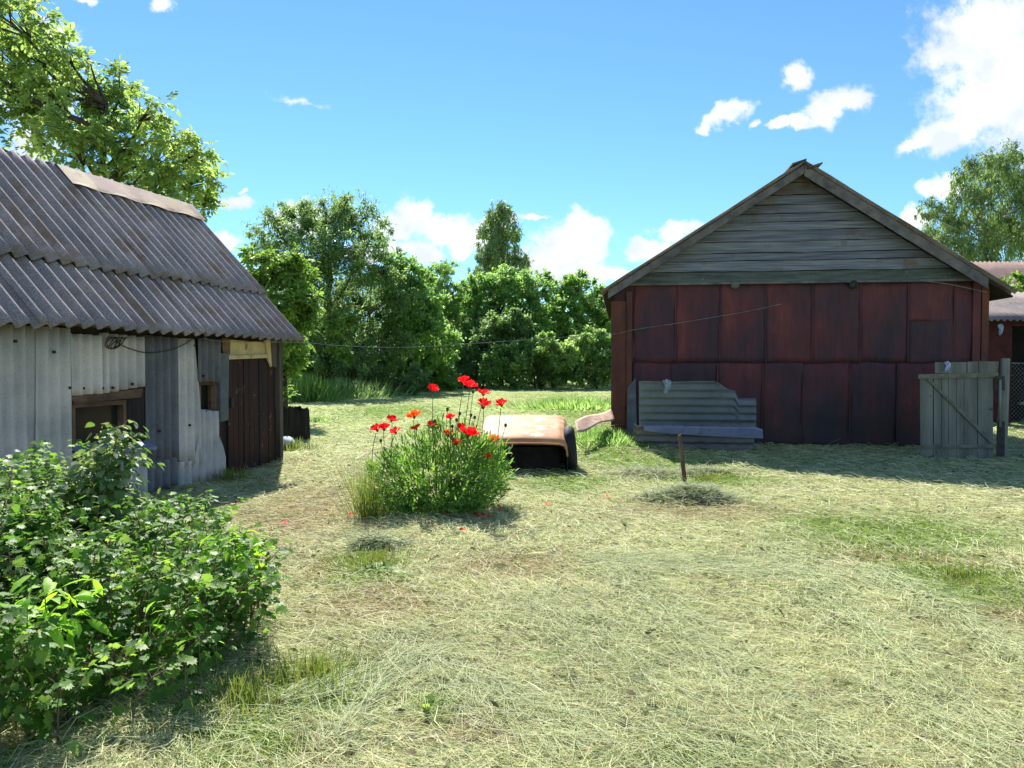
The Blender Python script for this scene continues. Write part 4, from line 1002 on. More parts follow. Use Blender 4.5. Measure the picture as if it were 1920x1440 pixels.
# ------------------------------------------------------------------ trees
def compound(P, ax, size, T, nl=7, droop=.5, sm=None):
    """leaflets along a rachis, for each of n leaves"""
    n = len(P); ax = norm(ax); side = norm(np.cross(ax, np.tile((0, 0, 1.), (n, 1))+rnd(n, .2))); upv = np.cross(side, ax)
    out = []
    for k in range(nl):
        if k == nl-1: off = 1.0; d = ax; 
        else:
            off = .25+.7*(k//2)/((nl-1)/2); sg = 1 if k % 2 else -1
            d = ax*.45+side*sg
        p = P+ax*(off*size)[:, None]*.9; p[:, 2] -= droop*(off*size)**1*off*.35
        d = d+rnd(n, .12); d[:, 2] -= droop*.7
        s_ = size*.46*rng.uniform(.8, 1.15, n)*(1.1 if k == nl-1 else 1)
        out.append(scatter(T, p, d, upv+rnd(n, .25), s_, sm or 1.0))
    return out
def tree(name, label, cat, blobs, d, spread, nleaf, size, lm, bm, T=T_LEAF1, basepx=None, trunk_r=.2, group=None, mode='plain', base_y=None, sub=.33, down=.35, hang=0, seed=0, flat=1.0):
    global rng
    rng = np.random.default_rng(seed+100); random.seed(seed)
    cs = []
    for b_ in blobs:
        px, py, rp = b_[:3]; dd = d+(b_[3] if len(b_) > 3 else random.uniform(-spread, spread))
        p = at(px, py, dd); cs.append((np.array(p), rp*dd/F, b_[4] if len(b_) > 4 else 1.0))
    area = sum(r*r*k for _, r, k in cs)
    bx = gx(basepx, d) if basepx is not None else np.mean([c_[0][0] for c_ in cs])
    by = d if base_y is None else base_y
    root = thing(name, label, cat, (bx, by, 0), group)
    Lv = Leaves(); wd = MB()
    cen = np.mean([c_[0] for c_ in cs], 0); zt = max(c_[0][2] for c_ in cs); zt = min(zt, cen[2]+.45*(zt-cen[2]))
    tp = [Vector((bx, by, -.2)), Vector((bx+(cen[0]-bx)*.15, by, zt*.25)), Vector((bx+(cen[0]-bx)*.5, by, zt*.5)), Vector((bx+(cen[0]-bx)*.85, by+(cen[1]-by)*.5, zt*.75)), Vector((cen[0], cen[1], zt*.95))]
    wd.tube(curve(tp, 4), [trunk_r*(1-.85*i/16) for i in range(17)], 7)
    def tpt(z):
        for a_, b__ in zip(tp[:-1], tp[1:]):
            if a_.z <= z <= b__.z: return a_.lerp(b__, (z-a_.z)/max(b__.z-a_.z, 1e-6))
        return tp[-1] if z > tp[-1].z else tp[0]
    for (c_, r, k) in cs:
        cv = Vector(c_); st_ = tpt(max(.3, c_[2]-r*1.1-.25*(cv-Vector((bx, by, c_[2]))).length))
        midp = st_.lerp(cv, .55)+Vector((random.uniform(-.2, .2)*r, random.uniform(-.2, .2)*r, -.15*r))
        rr = min(trunk_r*.45, .03+.05*r)
        wd.tube([st_, midp, cv, cv+Vector((0, 0, r*.5))], [rr, rr*.65, rr*.4, rr*.12], 5, False)
        ns = max(7, int(40*min(1.8, r*r*.3+.5)))
        dirs = norm(rnd(ns)); rad = r*(.25+1.0*rng.random(ns)**.75)
        subc = c_+dirs*rad[:, None]*np.array((1, .9, .95))
        n = int(nleaf*r*r*k/area); wsub = rng.random(ns)+.35; wsub /= wsub.sum()
        which = rng.choice(ns, n, p=wsub)
        sr = r*sub*.8*(.5+.9*rng.random(ns))
        off = rnd(n)*np.array((.5, .5, .42*flat)); P = subc[which]+off*sr[which][:, None]
        if hang: P[:, 2] -= np.abs(rng.random(n))**1.3*hang*r*(rng.random(n) < .7)
        for j in range(min(ns, 14)):
            sv = Vector(subc[j]); wd.tube([cv.lerp(st_, .2), cv.lerp(sv, .5)+Vector((0, 0, -.08*r)), sv, sv+(sv-cv)*.25], [rr*.32, rr*.2, rr*.10, rr*.05], 3, False)
        P[:, 2] = np.maximum(P[:, 2], .03+.1*rng.random(n))
        ax_ = norm(P-c_)*.5+rnd(n, .6); ax_[:, 2] -= down
        nor = rnd(n, .55)+np.array((0, 0, 1.0))
        sz = size*rng.uniform(.6, 1.3, n)
        if mode == 'compound':
            for q_ in compound(P, ax_+np.array((0, 0, .15)), sz, T): Lv.add(q_)
        else: Lv.add(scatter(T, P, ax_, nor, sz))
    wd.build('trunk', bm, root, True)
    Lv.build('crown', lm, root)
    return root
TG = 'trees and bushes along the far edge of the yard'
tree('walnut_tree', 'tall bright green tree with feathery leaves rising behind the grey shed', 'tree',
     [(20, 40, 55), (5, 120, 60), (60, 110, 55), (120, 100, 38), (165, 108, 14, 0, .6), (30, 190, 55), (100, 180, 62), (165, 170, 45), (225, 180, 50), (278, 205, 36), (130, 235, 50), (200, 245, 60), (262, 262, 48), (230, 310, 50), (300, 290, 45), (342, 262, 22), (340, 320, 45), (375, 285, 24), (372, 340, 35), (392, 380, 22), (300, 350, 45), (150, 290, 40), (60, 260, 34, 0, .45), (380, 300, 20), (310, 240, 14), (-60, 100, 90), (-70, 240, 70), (250, 390, 45), (330, 400, 30)],
     18.5, 1.3, 4300, .26, M['lf_walnut'], M['bark'], T_OVAL, basepx=120, trunk_r=.22, mode='compound', seed=1, sub=.27, group=None)
tree('ash_sapling', 'light yellow green young tree standing behind the end of the shed', 'tree',
     [(505, 500, 38), (545, 520, 36), (562, 575, 30), (520, 570, 40), (540, 620, 35), (480, 545, 30), (560, 480, 14), (530, 690, 26), (548, 655, 26), (525, 740, 20), (555, 600, 26)],
     22, .5, 2500, .26, M['lf_bright'], M['bark'], T_OVAL, basepx=535, trunk_r=.09, mode='compound', seed=2, sub=.32)
tree('hedge_tree', 'tallest dark leafy tree with bare twigs at the left of the hedge', 'tree',
     [(520, 440, 45), (570, 420, 45), (625, 410, 42), (660, 405, 36), (690, 440, 36), (610, 470, 55), (670, 490, 50), (540, 500, 45), (720, 500, 34), (600, 540, 60), (680, 560, 55), (740, 550, 38), (560, 590, 50), (640, 620, 55), (600, 680, 50), (670, 690, 50), (500, 470, 24), (640, 385, 18), (545, 400, 14), (528, 384, 7), (576, 382, 7), (652, 374, 8), (690, 405, 10), (482, 432, 10), (606, 380, 7), (505, 405, 9), (715, 455, 12), (710, 640, 50), (580, 640, 50), (650, 570, 40)],
     43, 2.6, 60000, .22, M['lf_dark'], M['bark'], T_NARROW, basepx=620, trunk_r=.3, group=TG, seed=3, sub=.36)
tree('hedge_tree', 'rounded green tree with dark base just right of the tallest hedge tree', 'tree',
     [(735, 500, 30), (770, 520, 32), (750, 560, 42), (800, 570, 32), (780, 610, 45), (740, 640, 45), (800, 660, 45), (760, 690, 42), (820, 700, 35), (830, 640, 34), (800, 520, 14)],
     46, 2.0, 32000, .22, M['lf_mid'], M['bark'], T_LEAF1, basepx=775, trunk_r=.2, group=TG, seed=4)
tree('shrub', 'dark shrub below the sapling tree at the left foot of the hedge', 'shrub',
     [(600, 700, 40), (650, 715, 34), (700, 715, 34), (560, 690, 34), (625, 650, 35), (740, 712, 28), (780, 715, 26)], 42, 1.4, 20000, .21, M['lf_dark'], M['bark'], T_LEAF1, trunk_r=.08, group=TG, seed=5)
tree('bush', 'small bright yellow green bush glowing in the dark left part of the hedge', 'bush', [(630, 610, 18), (640, 640, 15), (655, 600, 12), (625, 655, 12), (645, 665, 14)], 38.5, .4, 1800, .2, M['lf_bright'], M['bark'], T_LEAF1, trunk_r=.05, group=TG, seed=6)
tree('birch_tree', 'slender tall birch rising above the middle of the hedge', 'tree',
     [(938, 385, 15), (950, 400, 14), (925, 405, 18), (940, 425, 26), (955, 440, 20), (915, 440, 18), (930, 465, 30), (960, 480, 22), (908, 480, 15), (930, 505, 28), (968, 505, 15), (985, 488, 12), (895, 508, 13), (900, 530, 16), (950, 530, 26)],
     80, 1.2, 16000, .34, M['lf_birch'], M['birchbark'], T_NARROW, basepx=932, trunk_r=.28, group=None, seed=7, hang=.5, down=1.4, sub=.34)
tree('hedge_tree', 'airy willow like tree top between the rounded tree and the birch', 'tree', [(820, 520, 26), (840, 505, 16), (850, 545, 24), (800, 545, 24), (815, 575, 30), (845, 590, 26), (835, 500, 10)], 55, 1.5, 12000, .22, M['lf_mid'], M['bark'], T_NARROW, trunk_r=.14, group=TG, seed=8)
tree('hedge_tree', 'bright green bushy tree below the slender birch', 'tree',
     [(880, 545, 26), (920, 545, 32), (960, 535, 34), (990, 530, 28), (1010, 560, 30), (890, 590, 38), (940, 590, 42), (990, 600, 38), (860, 630, 32), (900, 640, 38), (980, 650, 36), (1020, 520, 12), (870, 570, 22), (1025, 600, 26), (940, 520, 22), (1000, 630, 34), (850, 670, 32), (840, 620, 24)],
     58, 2.4, 42000, .26, M['lf_mid'], M['bark'], T_LEAF1, basepx=940, trunk_r=.22, group=TG, seed=9)
tree('hedge_tree', 'green tree at the right end of the hedge beside the barn', 'tree',
     [(1062, 545, 24), (1085, 540, 26), (1105, 560, 26), (1070, 580, 32), (1110, 600, 32), (1130, 590, 24), (1050, 620, 34), (1090, 640, 36), (1130, 640, 32), (1040, 580, 22), (1140, 570, 14), (1150, 620, 30), (1020, 640, 30)],
     60, 2.0, 28000, .26, M['lf_mid'], M['bark'], T_LEAF1, basepx=1090, trunk_r=.2, group=TG, seed=10)
tree('shrub', 'dark leaved shrub in the hedge behind the pale low bush', 'shrub',
     [(930, 620, 30), (960, 610, 28), (900, 640, 28), (985, 625, 24), (880, 660, 26), (860, 690, 30), (885, 700, 26), (850, 710, 22)], 52, 1.4, 18000, .23, M['lf_dark'], M['bark'], T_LEAF1, trunk_r=.1, group=TG, seed=11)
tree('bush', 'broad low sunlit bush at the foot of the hedge near the middle', 'bush',
     [(930, 680, 28), (960, 665, 28), (1000, 660, 28), (1035, 655, 26), (1060, 670, 26), (920, 700, 20), (970, 695, 26), (1015, 695, 27), (1050, 700, 22), (1085, 690, 24)], 50, 1.2, 26000, .22, M['lf_low'], M['bark'], T_LEAF1, trunk_r=.08, group=TG, seed=12)
tree('bush', 'low bush at the foot of the hedge against the barn corner', 'bush',
     [(1090, 650, 24), (1115, 640, 24), (1140, 650, 26), (1100, 680, 26), (1130, 690, 26), (1150, 670, 24), (1085, 700, 18), (1115, 705, 18), (1150, 705, 18)], 51, 1.2, 18000, .22, M['lf_low'], M['bark'], T_LEAF1, trunk_r=.08, group=TG, seed=13)
tree('birch_tree', 'large drooping birch behind the right slope of the barn roof', 'tree',
     [(1880, 300, 34), (1850, 320, 32), (1910, 330, 40), (1810, 325, 22), (1800, 360, 26), (1840, 370, 38), (1890, 390, 44), (1760, 390, 26), (1735, 400, 14), (1780, 420, 34), (1830, 430, 42), (1880, 450, 42), (1800, 465, 34), (1850, 480, 40), (1750, 430, 20), (1930, 420, 45), (1960, 350, 50), (1900, 290, 22), (1820, 305, 14), (1780, 450, 28), (1970, 480, 45)],
     46, 2.2, 46000, .19, M['lf_birch'], M['birchbark'], T_NARROW, basepx=1850, trunk_r=.3, seed=14, hang=.45, down=1.3, sub=.30)
tree('bush', 'yellow green bush between the two roofs at the right edge', 'bush', [(1900, 540, 20), (1925, 535, 24), (1880, 548, 12), (1950, 545, 26)], 26.5, .4, 1800, .16, M['lf_bright'], M['bark'], T_LEAF1, trunk_r=.05, seed=15)
rng = np.random.default_rng(77)
n = 42000; pxs = rng.uniform(100, 1190, n); dd = 47+(pxs-600)/600*16*(pxs > 600)+rng.random(n)*3.5; h = 4.6+1.0*np.sin(pxs/23.)+.8*np.sin(pxs/9.)
P = np.c_[(pxs-960)/F*dd, dd, np.minimum(rng.random(n)**.8*h, h)]
VF = scatter(T_LEAF1, P, rnd(n)+np.array((0, 0, -.3)), rnd(n, .6)+np.array((0, -.2, .8)), rng.uniform(.2, .42, n))
setp(fastmesh('undergrowth', VF[0], VF[1], M['lf_dark']), 'tangled dark undergrowth filling the foot of the hedge', 'undergrowth', kind='stuff')
# far wood that closes the horizon
tree('bush', 'dense bush filling the gap behind the chain link fence', 'bush', [(1905, 690, 30), (1950, 690, 40), (2000, 690, 40)], 34, .5, 4000, .16, M['lf_dark'], M['bark'], T_LEAF1, trunk_r=.05, seed=16)
rng = np.random.default_rng(5)
n = 26000; ang = rng.uniform(-1.25, 1.25, n); R_ = rng.uniform(110, 125, n)
P = np.c_[np.sin(ang)*R_, np.cos(ang)*R_, rng.random(n)*(5.5+1.5*np.sin(ang*23)+1.2*np.sin(ang*61))]
VF = scatter(T_LEAF1, P, rnd(n)+np.array((0, 0, -.3)), rnd(n, .6)+np.array((0, -.3, .8)), rng.uniform(.9, 1.6, n))
setp(fastmesh('far_wood', VF[0], VF[1], M['lf_dark']), 'distant strip of woodland closing the horizon', 'wood', kind='stuff')

# ------------------------------------------------------------------ grass clumps
def clump(name, label, cat, px, d, rw, h, n, mat, wd=.012, lean=.35, group=None, x=None):
    x0 = gx(px, d) if x is None else x
    a = rng.uniform(0, 6.28, n); r = rw*np.minimum(1.8, np.abs(rng.normal(size=n))*.75+.05); xx = x0+r*np.cos(a); yy_ = d+r*np.sin(a)*.7
    P = np.c_[xx, yy_, gh(xx, yy_)-.01]; ax = np.c_[np.cos(a)*lean*r/rw, np.sin(a)*lean*r/rw, np.ones(n)]+rnd(n, .24)
    Lh = h*rng.uniform(.3, 1.1, n)
    T = (np.array([(-.5, 0, 0), (.5, 0, 0), (.45, .45, .03), (-.45, .45, .03), (.3, .8, .10), (-.3, .8, .10), (0, 1, .2)]), np.array([(0, 1, 2), (0, 2, 3), (3, 2, 4), (3, 4, 5), (5, 4, 6)]))
    VF = scatter(T, P, ax, np.c_[-np.cos(a), -np.sin(a), np.zeros(n)]+rnd(n, .5), Lh, wd/Lh)
    o = fastmesh(name, VF[0], VF[1], mat); return setp(o, label, cat, group, 'stuff' if d > 10 or rw > .25 else None)
GC = 'tufts of longer grass in the yard'
clump('grass_tuft', 'bright tall grass tuft at the hedge foot beyond the stump', 'grass tuft', 575, 34, 1.1, 1.25, 1300, M['lf_bright'], .03, .8, GC)
clump('grass_tuft', 'dark tall grass growing in the shade under the hedge trees', 'grass tuft', 645, 38.0, 1.8, 1.0, 1500, M['lf_dark'], .03, .7, GC)
clump('grass_tuft', 'wispy pale grass tuft with tall blades at the left edge of the poppy clump', 'grass tuft', 690, 8.15, .14, .72, 260, M['lf_tuft'], .006, .35, GC)
clump('grass_tuft', 'low grass tuft at the foot of the plank door', 'grass tuft', 430, 10.9, .30, .22, 260, M['lf_tuft'], .008, .5, GC)
clump('grass_tuft', 'low weeds around the white bucket', 'grass tuft', 545, 14.1, .45, .3, 380, M['lf_tuft'], .012, .6, GC)
clump('grass_tuft', 'weedy grass on the bank at the left corner of the barn', 'grass tuft', 1140, 15.2, .75, .17, 1500, M['lf_mid'], .016, .9, GC)
clump('grass_tuft', 'green tuft lying before the poppies near the bush', 'grass tuft', 705, 6.35, .30, .14, 420, M['lf_tuft'], .007, .8, GC)
clump('grass_tuft', 'long sunlit grass tuft at the foot of the leafy bush', 'grass tuft', 590, 4.0, .26, .16, 500, M['lf_tuft'], .005, .5, GC)
clump('grass_tuft', 'shaded grass tuft under the leafy bush', 'grass tuft', 450, 3.7, .3, .16, 500, M['lf_tuft'], .005, .5, GC)
clump('grass_tuft', 'grass tuft beside the wooden stake', 'grass tuft', 1330, 10.9, .5, .10, 700, M['lf_tuft'], .008, .8, GC)
clump('grass_tuft', 'green sprouting patch of grass in the right foreground', 'grass tuft', 1810, 5.9, .35, .10, 600, M['lf_tuft'], .006, .8, GC)

clump('grass_tuft', 'patch of leafy weeds on the far lawn left of the barn corner', 'weeds', 1090, 29, 2.2, .4, 1500, M['lf_low'], .05, 1.2, GC)
clump('grass_tuft', 'small dark weed tuft on the far lawn beyond the stump', 'weeds', 600, 22, .35, .16, 300, M['lf_dark'], .03, 1.0, GC)
# ------------------------------------------------------------------ poppies
PD = 8.75
Lv = Leaves(); st_mb = MB(); random.seed(21); rng = np.random.default_rng(21)
pf = thing('poppy_foliage', 'dense feathery green clump of leaves under the red poppies', 'plant', (gx(820, PD), PD, 0))
pblobs = [(720, 930, 42), (735, 880, 30), (770, 870, 36), (790, 920, 48), (800, 840, 32), (840, 860, 45), (850, 920, 48), (890, 880, 46), (900, 930, 36), (925, 900, 34), (870, 830, 28), (820, 800, 14), (930, 860, 26), (945, 925, 18), (905, 845, 22), (700, 880, 14), (690, 940, 16), (760, 945, 30), (820, 950, 30), (880, 945, 26)]
tot = sum(r*r for _, _, r in pblobs)
for (px, py, r) in pblobs:
    dd = PD+random.uniform(-.28, .28); c_ = np.array(at(px, py, dd)); rr = r*dd/F; n = int(7200*r*r/tot)
    P = c_+norm(rnd(n))*rr*(1.25*rng.random(n)**.6)[:, None]*np.array((1, 1.2, 1.15)); P[:, 2] = np.maximum(P[:, 2], .02+.05*rng.random(n)); kk = .78+.22*np.clip(P[:, 2]/.35, 0, 1)
    P[:, 0] = gx(820, PD)+(P[:, 0]-gx(820, PD))*kk
    ax = norm(P-np.array((gx(820, PD), PD, .1)))*.6+rnd(n, .45)+np.array((0, 0, .35))
    Lv.add(scatter(T_LANCE, P, ax, rnd(n, .6)+np.array((0, 0, .6)), rng.uniform(.04, .13, n), .85))
    for k in range(3):
        q = Vector(c_)+Vector((random.uniform(-rr, rr), random.uniform(-rr, rr), random.uniform(0, rr)))
        b0 = Vector((gx(820, PD)+(q.x-gx(820, PD))*.6, PD+(q.y-PD)*.6, 0)); st_mb.tube([b0, b0.lerp(q, .5)+Vector((0, 0, .05)), q], [.0045, .004, .002], 4, False)
Lv.build('leaves', M['lf_poppy'], pf); st_mb.build('stems', M['stem'], pf, True)
def poppy(px, py, rp, label, mat, d=None, open_=.7, basepx=None):
    d = d or PD+random.uniform(-.25, .25)
    c_ = at(px, py, d); R = rp*d/F*1.65
    bxp = basepx if basepx else 820+(px-820)*.72; b0 = Vector((gx(bxp, d), d+random.uniform(-.1, .1), 0))
    root = thing('poppy', label, 'poppy', tuple(b0), 'red poppies rising from the green clump')
    m1 = MB(); side = Vector((random.uniform(-.04, .04), random.uniform(-.05, .05), 0))
    m1.tube(curve([b0, b0.lerp(c_, .4)+side-Vector((.03 if px > 850 else -.01, 0, 0)), b0.lerp(c_, .75)+side*.8, c_-Vector((0, 0, R*.55))], 4), .0042, 5); m1.build('stem', M['stem'], root, True)
    m2 = MB(); tilt = Matrix.Rotation(random.uniform(-.5, .5), 3, 'X') @ Matrix.Rotation(random.uniform(-.4, .4), 3, 'Y')
    npet = 6
    for k in range(npet):
        a0 = k*2*math.pi/npet*1.0+random.uniform(-.15, .15); inner = k % 2; el = open_+(.35 if inner else 0)+random.uniform(-.12, .12); ph = random.uniform(0, 6)
        def fn(u_, v_):
            w_ = (u_-.5)*2; l = v_**.9
            hw = .95*math.sin(min(1, .12+l*.88)*math.pi*.62)
            an = a0+w_*hw*1.0
            e_ = el*(1-.25*l)+.10*math.sin(w_*9+ph)*l
            rr = R*l*(1-.16*w_*w_*l)*(1+.05*math.sin(w_*14+ph))
            return c_+tilt @ Vector((math.cos(an)*rr*math.cos(e_), math.sin(an)*rr*math.cos(e_), rr*math.sin(e_)+R*.05*math.sin(w_*11+ph)*l-R*.45))
        m2.grid(fn, 8, 5)
    fl_ = m2.build('flower', mat, root, True)
    m3 = MB(); cc = c_+tilt @ Vector((0, 0, -R*.3)); m3.tube([cc-Vector((0, 0, R*.2)), cc, cc+Vector((0, 0, R*.14)), cc+Vector((0, 0, R*.16))], [R*.05, R*.17, R*.16, R*.05], 8); m3.build('flower_centre', M['pod'], fl_, True)
    return root
random.seed(33)
PP = [(812, 729, 10, 'tall red poppy standing alone above the left half of the clump', 0, None),
      (869, 713, 10, 'highest red poppy, left one of the touching pair at the top', 0, None),
      (881, 721, 11, 'red poppy just right of and touching the highest one', 0, None),
      (907, 735, 10, 'red poppy right of the highest pair and above the ragged bloom', 0, None),
      (907, 758, 13, 'large ragged red poppy with a drooping petal below a single bloom', 0, None),
      (939, 756, 10, 'rightmost red poppy with a thick hairy stem before the car shell', 0, 925),
      (775, 777, 11, 'orange red poppy upper of two above the left of the clump', 1, None),
      (844, 782, 8, 'small red poppy in the middle between dark buds', 0, None),
      (735, 785, 9, 'red poppy standing above the touching ones at the far left', 0, 722),
      (779, 801, 8, 'small orange red poppy just under the other orange one', 1, None),
      (811, 796, 9, 'small red poppy at the top of the leaves in the middle left', 0, None),
      (705, 803, 10, 'leftmost red poppy of the whole clump', 0, 695),
      (719, 801, 10, 'red poppy second from the left touching the leftmost bloom', 0, 702),
      (740, 808, 9, 'red poppy third along the left row, lower right of the touching pair', 0, 712),
      (865, 801, 9, 'red poppy overlapped by the biggest bloom at its right', 0, None),
      (879, 809, 15, 'biggest fully opened red poppy in the centre right', 0, None),
      (840, 812, 9, 'orange poppy left of and below the biggest bloom', 1, None),
      (856, 829, 9, 'lowest red poppy under the biggest bloom', 0, None),
      (924, 825, 12, 'ragged orange poppy at the right edge before the dark car opening', 1, 910),
      (915, 856, 7, 'withered small orange poppy low in the right leaves', 1, 905)]
for (px, py, r, lab, o_, bpx) in PP: poppy(px, py, r, lab, M['petalo'] if o_ else M['petal'], basepx=bpx, open_=random.uniform(.75, 1.2))
BD = [(839, 768), (862, 776), (856, 788), (883, 779), (890, 783), (815, 790), (714, 827), (848, 800), (887, 735), (948, 798)]
BL2 = ['small dark bud on a thin stem above the middle poppy', 'round bud on a thin stem left of the ragged bloom', 'drooping dark bud beside the small middle poppy', 'left one of two round buds under the large ragged poppy', 'right one of two round buds under the large ragged poppy', 'dark bud touching the top of the small middle left poppy', 'bud on a short stem below the leftmost poppies', 'dark bud just above the lower orange poppy', 'closed bud on a tall stem beside the highest pair of poppies', 'dry seed head standing before the orange car shell']
for (px, py), lab in zip(BD, BL2):
    d = PD+random.uniform(-.2, .2); c_ = at(px, py, d); b0 = Vector((gx(820+(px-820)*.72, d), d, 0))
    root = thing('poppy_bud', lab, 'poppy bud', tuple(b0), 'closed buds and seed heads among the poppies')
    m1 = MB(); m1.tube(curve([b0, b0.lerp(c_, .5)+Vector((-.02, 0, 0)), c_], 5), .0035, 5); m1.build('stem', M['stem'], root, True)
    m1 = MB(); m1.tube([c_-UP*.018, c_-UP*.01, c_+UP*.006, c_+UP*.02, c_+UP*.027], [.004, .014, .018, .012, .003], 8); m1.build('bud', M['pod'], root, True)
PT = [(843, 964, 6, 'fallen dark red petal in the shade under the middle of the clump'), (894, 966, 7, 'red fallen bloom at the foot of the clump, left of the long petal'), (910, 969, 8, 'long pale red petal fallen on the grass in front of the clump'), (939, 956, 5, 'small red petal fallen right of the clump foot'),
      (694, 1011, 6, 'red petal on the dark weeds in front of the wispy grass'), (659, 967, 6, 'red petal lying left of the wispy grass tuft'), (868, 997, 6, 'pale pink petal flat on the hay in front of the poppies'), (1140, 933, 5, 'orange petal on the grass far right towards the stake'), (1026, 947, 5, 'faint orange petal on the grass right of the poppies'), (533, 983, 6, 'red petal lying on the bare ground between bush and poppies')]
for (px, py, r, lab) in PT:
    x, y = px2g(px, py+3); R = r*y/F*1.2; m2 = MB(); ph = random.uniform(0, 6); z0 = float(gh(x, y))+.03
    m2.grid(lambda u_, v_: Vector((x+R*(u_-.5)*2*(1-.3*v_), y+R*(v_-.5)*1.6, z0+R*.5*abs(math.sin(u_*3+ph))*v_+R*.15*math.sin(u_*9))), 6, 5)
    setp(m2.build('petal', M['petal'] if 'orange' not in lab else M['petalo'], None, True), lab, 'petal', 'poppy petals fallen on the grass')

# ------------------------------------------------------------------ foreground bush
random.seed(50); rng = np.random.default_rng(50)
def canes(name, label, cat, spots, leafT, size, lm, sm, per, comp=0, group=None, lw=1.0, low=.2):
    root = thing(name, label, cat, (spots[0][0], spots[0][1], 0), group); Lv = Leaves(); m1 = MB()
    for (x, y, h, lx, ly) in spots:
        b0 = Vector((x, y, -.02)); tpv = Vector((x+lx, y+ly, h)); md = b0.lerp(tpv, .55)+Vector((-lx*.25, -ly*.25, h*.08))
        cv = curve([b0, md, tpv], 6); m1.tube(cv, [.0065*(1-.7*i/(len(cv)-1)) for i in range(len(cv))], 4, False)
        n = max(3, int(per*h)); f = low+(1-low)*rng.random(n)**.8; ii = f*(len(cv)-1); A = np.array([list(p) for p in cv]); i0 = np.minimum(ii.astype(int), len(cv)-2); g_ = (ii-i0)[:, None]
        P0 = A[i0]*(1-g_)+A[i0+1]*g_
        a = rng.uniform(0, 6.28, n); out_ = np.c_[np.cos(a), np.sin(a), .25+.4*rng.random(n)]
        pl = rng.uniform(.03, .13, n)*(1.2-f*.5); P = P0+out_*pl[:, None]
        for k in range(0, n, 2): m1.tube([Vector(P0[k]), Vector(P[k])], [.0016, .001], 3, False)
        ax = out_*np.array((1, 1, .3))+rnd(n, .35)+np.array((0, 0, -.42)); nor = np.array((0, -.12, 1.))+out_*.35+rnd(n, .5)
        sz = size*rng.uniform(.4, 1.35, n)*(1.15-.4*f)
        if comp:
            for q_ in compound(P, ax, sz*1.5, leafT, comp, .55, lw): Lv.add(q_)
        else: Lv.add(scatter(leafT, P, ax, nor, sz, lw))
    m1.build('stems', sm, root, True); Lv.build('leaves', lm, root); return root
def region(n, f):
    out_ = []
    while len(out_) < n:
        x = random.uniform(-5.2, -1.25); y = random.uniform(2.7, 6.3)
        r = f(x, y)
        if r: out_.append(r)
    return out_
def bushf(x, y):
    edge = -1.40-.14*(y-3.6)+.10*math.sin(y*3)-max(0, y-4.7)*.42
    if x > edge: return None
    if y < 2.95+.12*math.sin(x*4)+max(0, x+1.9)*1.1: return None
    dist = min(1, (edge-x)/.75); h = (.44+.33*dist)*random.uniform(.62, 1.12)*(1+.16*math.sin(x*5.1+y*2.3)+.10*math.sin(y*6.7-x*3))*(.93 if x > -2.4 and y > 4.6 else 1)
    if y < 4.0: h *= .80
    return (x, y, h, random.uniform(-.15, .15)+(.12 if dist < .4 else 0), random.uniform(-.2, .12))
canes('currant_bush', 'big leafy currant bush with lobed leaves filling the lower left corner', 'bush', region(430, bushf), T_LOBED, .062, M['lf_currant'], M['cane'], 100, low=.04)
rs = []
for (px, py, d) in [(232, 785, 5.5), (218, 800, 5.4), (200, 815, 5.6), (165, 840, 5.5), (120, 862, 5.4), (100, 872, 5.3), (245, 800, 5.6), (180, 850, 5.3), (150, 870, 5.2), (225, 850, 5.5), (200, 880, 5.3), (130, 900, 5.1), (240, 840, 5.4)]:
    p = at(px, py, d); rs.append((p.x-random.uniform(.02, .25), d, p.z, 0, random.uniform(-.1, .1)))
    rs[-1] = (rs[-1][0], d, p.z-.02, p.x-rs[-1][0], rs[-1][4])
canes('raspberry_bush', 'tallest raspberry canes with pale serrated leaves reaching the shed window', 'bush', rs, T_SERR, .105, M['lf_rasp'], M['cane'], 34, comp=3, lw=1.0, low=.25)
rs = [(at(px, py, d).x, d, at(px, py, d).z, random.uniform(-.1, .1), random.uniform(-.1, .1)) for (px, py, d) in [(10, 900, 5.0), (30, 920, 4.9), (5, 960, 4.5), (60, 960, 4.7), (-30, 900, 4.8), (20, 1010, 4.2), (80, 1010, 4.4), (-20, 1050, 3.9), (150, 1000, 4.6), (190, 1010, 4.4)]]
canes('raspberry_bush', 'low pale leaved raspberry canes at the left edge of the picture', 'bush', rs, T_SERR, .088, M['lf_rasp'], M['cane'], 24, comp=3, low=.3)
def tops(l): return [(at(px, py, d).x-.03, d, at(px, py, d).z, random.uniform(-.04, .06), random.uniform(-.05, .05)) for (px, py, d) in l]
canes('tall_weed', 'bright willow leaved weed standing at the right side of the currant bush', 'weed', tops([(440, 1000, 4.6), (425, 1015, 4.6), (455, 1020, 4.7), (470, 1030, 4.8), (400, 1040, 4.4), (490, 1010, 5.0)]), T_LANCE, .15, M['lf_lance'], M['stem'], 34, low=.4, lw=1.25, group='willow leaved weeds in the bush')
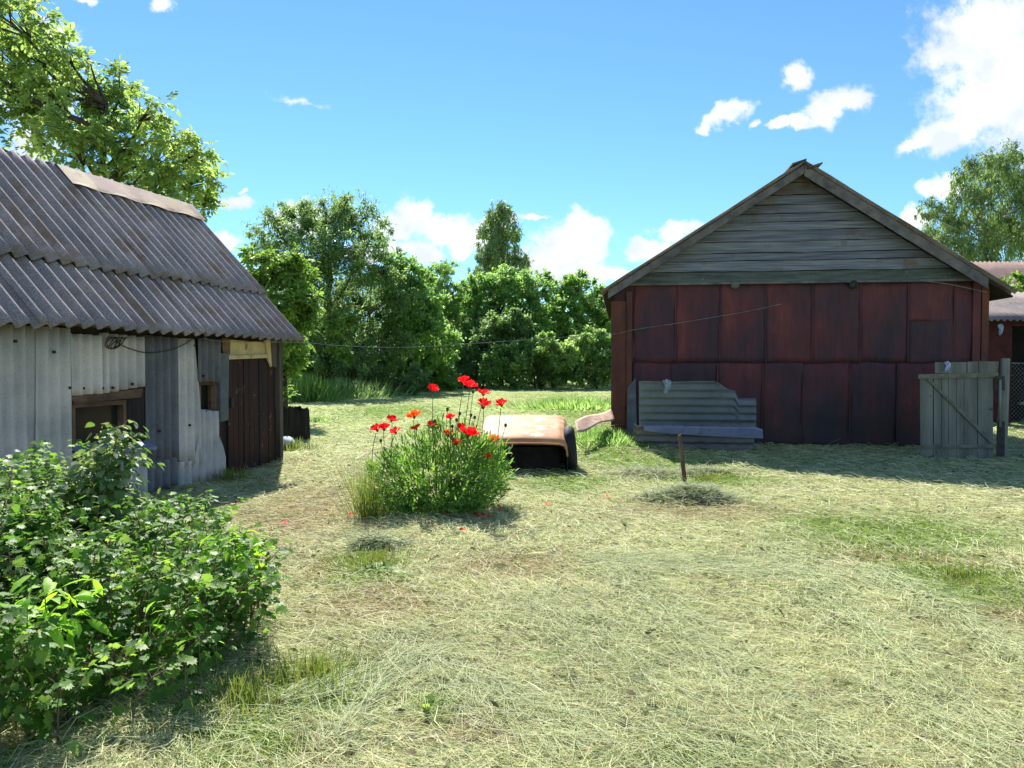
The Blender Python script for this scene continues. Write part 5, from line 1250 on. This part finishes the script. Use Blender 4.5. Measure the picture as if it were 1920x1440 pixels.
canes('tall_weed', 'bright willow leaved weed with pale stalks in the bottom left foreground', 'weed', tops([(60, 1110, 3.5), (100, 1080, 3.5), (120, 1110, 3.6), (40, 1150, 3.4), (145, 1130, 3.6)]), T_LANCE, .14, M['lf_lance'], M['stem'], 30, low=.45, lw=1.3, group='willow leaved weeds in the bush')
canes('tall_weed', 'small bright weed growing halfway down the front of the bush', 'weed', tops([(330, 1130, 3.9), (340, 1150, 3.8), (310, 1180, 3.8), (385, 1200, 3.9)]), T_LANCE, .09, M['lf_lance'], M['stem'], 34, low=.4, lw=1.3, group='willow leaved weeds in the bush')
# dry arching twig over the bush
mm = MB(); mm.tube(curve([at(235, 1010, 4.9), at(300, 985, 4.9), at(370, 960, 5.0), at(430, 943, 5.2), at(483, 930, 5.3)]), [.006, .006, .006, .006, .006, .006, .006, .006, .005, .005, .005, .005, .005, .005, .005, .005, .004, .004, .004, .004, .004, .003, .003, .003, .003, .003, .002, .002, .002, .002, .002, .002, .0015][:33], 5)
setp(mm.build('dry_twig', M['cane']), 'thin dry twig arching over the top right of the bush', 'twig')
# broad weed leaves
def rosette(px, py, label, size, n, mat=None, lift=.6):
    x, y = px2g(px, py); a = np.linspace(0, 6.28, n, endpoint=False)+rng.random(n)*.5
    P = np.tile((x, y, float(gh(x, y))+.01), (n, 1)); ax = np.c_[np.cos(a), np.sin(a), lift*rng.uniform(.3, 1.3, n)]
    VF = scatter(T_LANCE, P, ax, np.tile((0, 0, 1.), (n, 1))+rnd(n, .2), size*rng.uniform(.6, 1.1, n), 1.5)
    setp(fastmesh('weed', VF[0], VF[1], mat or M['lf_lance']), label, 'weed', 'low weeds on the mown ground')
rosette(800, 1335, 'yellow green dandelion rosette in the bottom centre foreground', .11, 8, M['lf_bright'], 1.3)
rosette(1560, 1105, 'flattened dark weed on the hay at the right of the yard', .16, 9, M['lf_dark'], .15)
rosette(1025, 1240, 'wilted weed leaf lying on the hay in the centre foreground', .14, 5, M['lf_mid'], .3)
rosette(950, 1170, 'long wilted weed lying flat on the hay in the centre', .16, 5, M['lf_mid'], .1)
rosette(715, 1070, 'green weed just in front of the dark tuft near the poppies', .16, 9, M['lf_mid'], .5)
rosette(760, 1085, 'light green weed right of the dark tuft near the poppies', .12, 8, M['lf_bright'], .4)
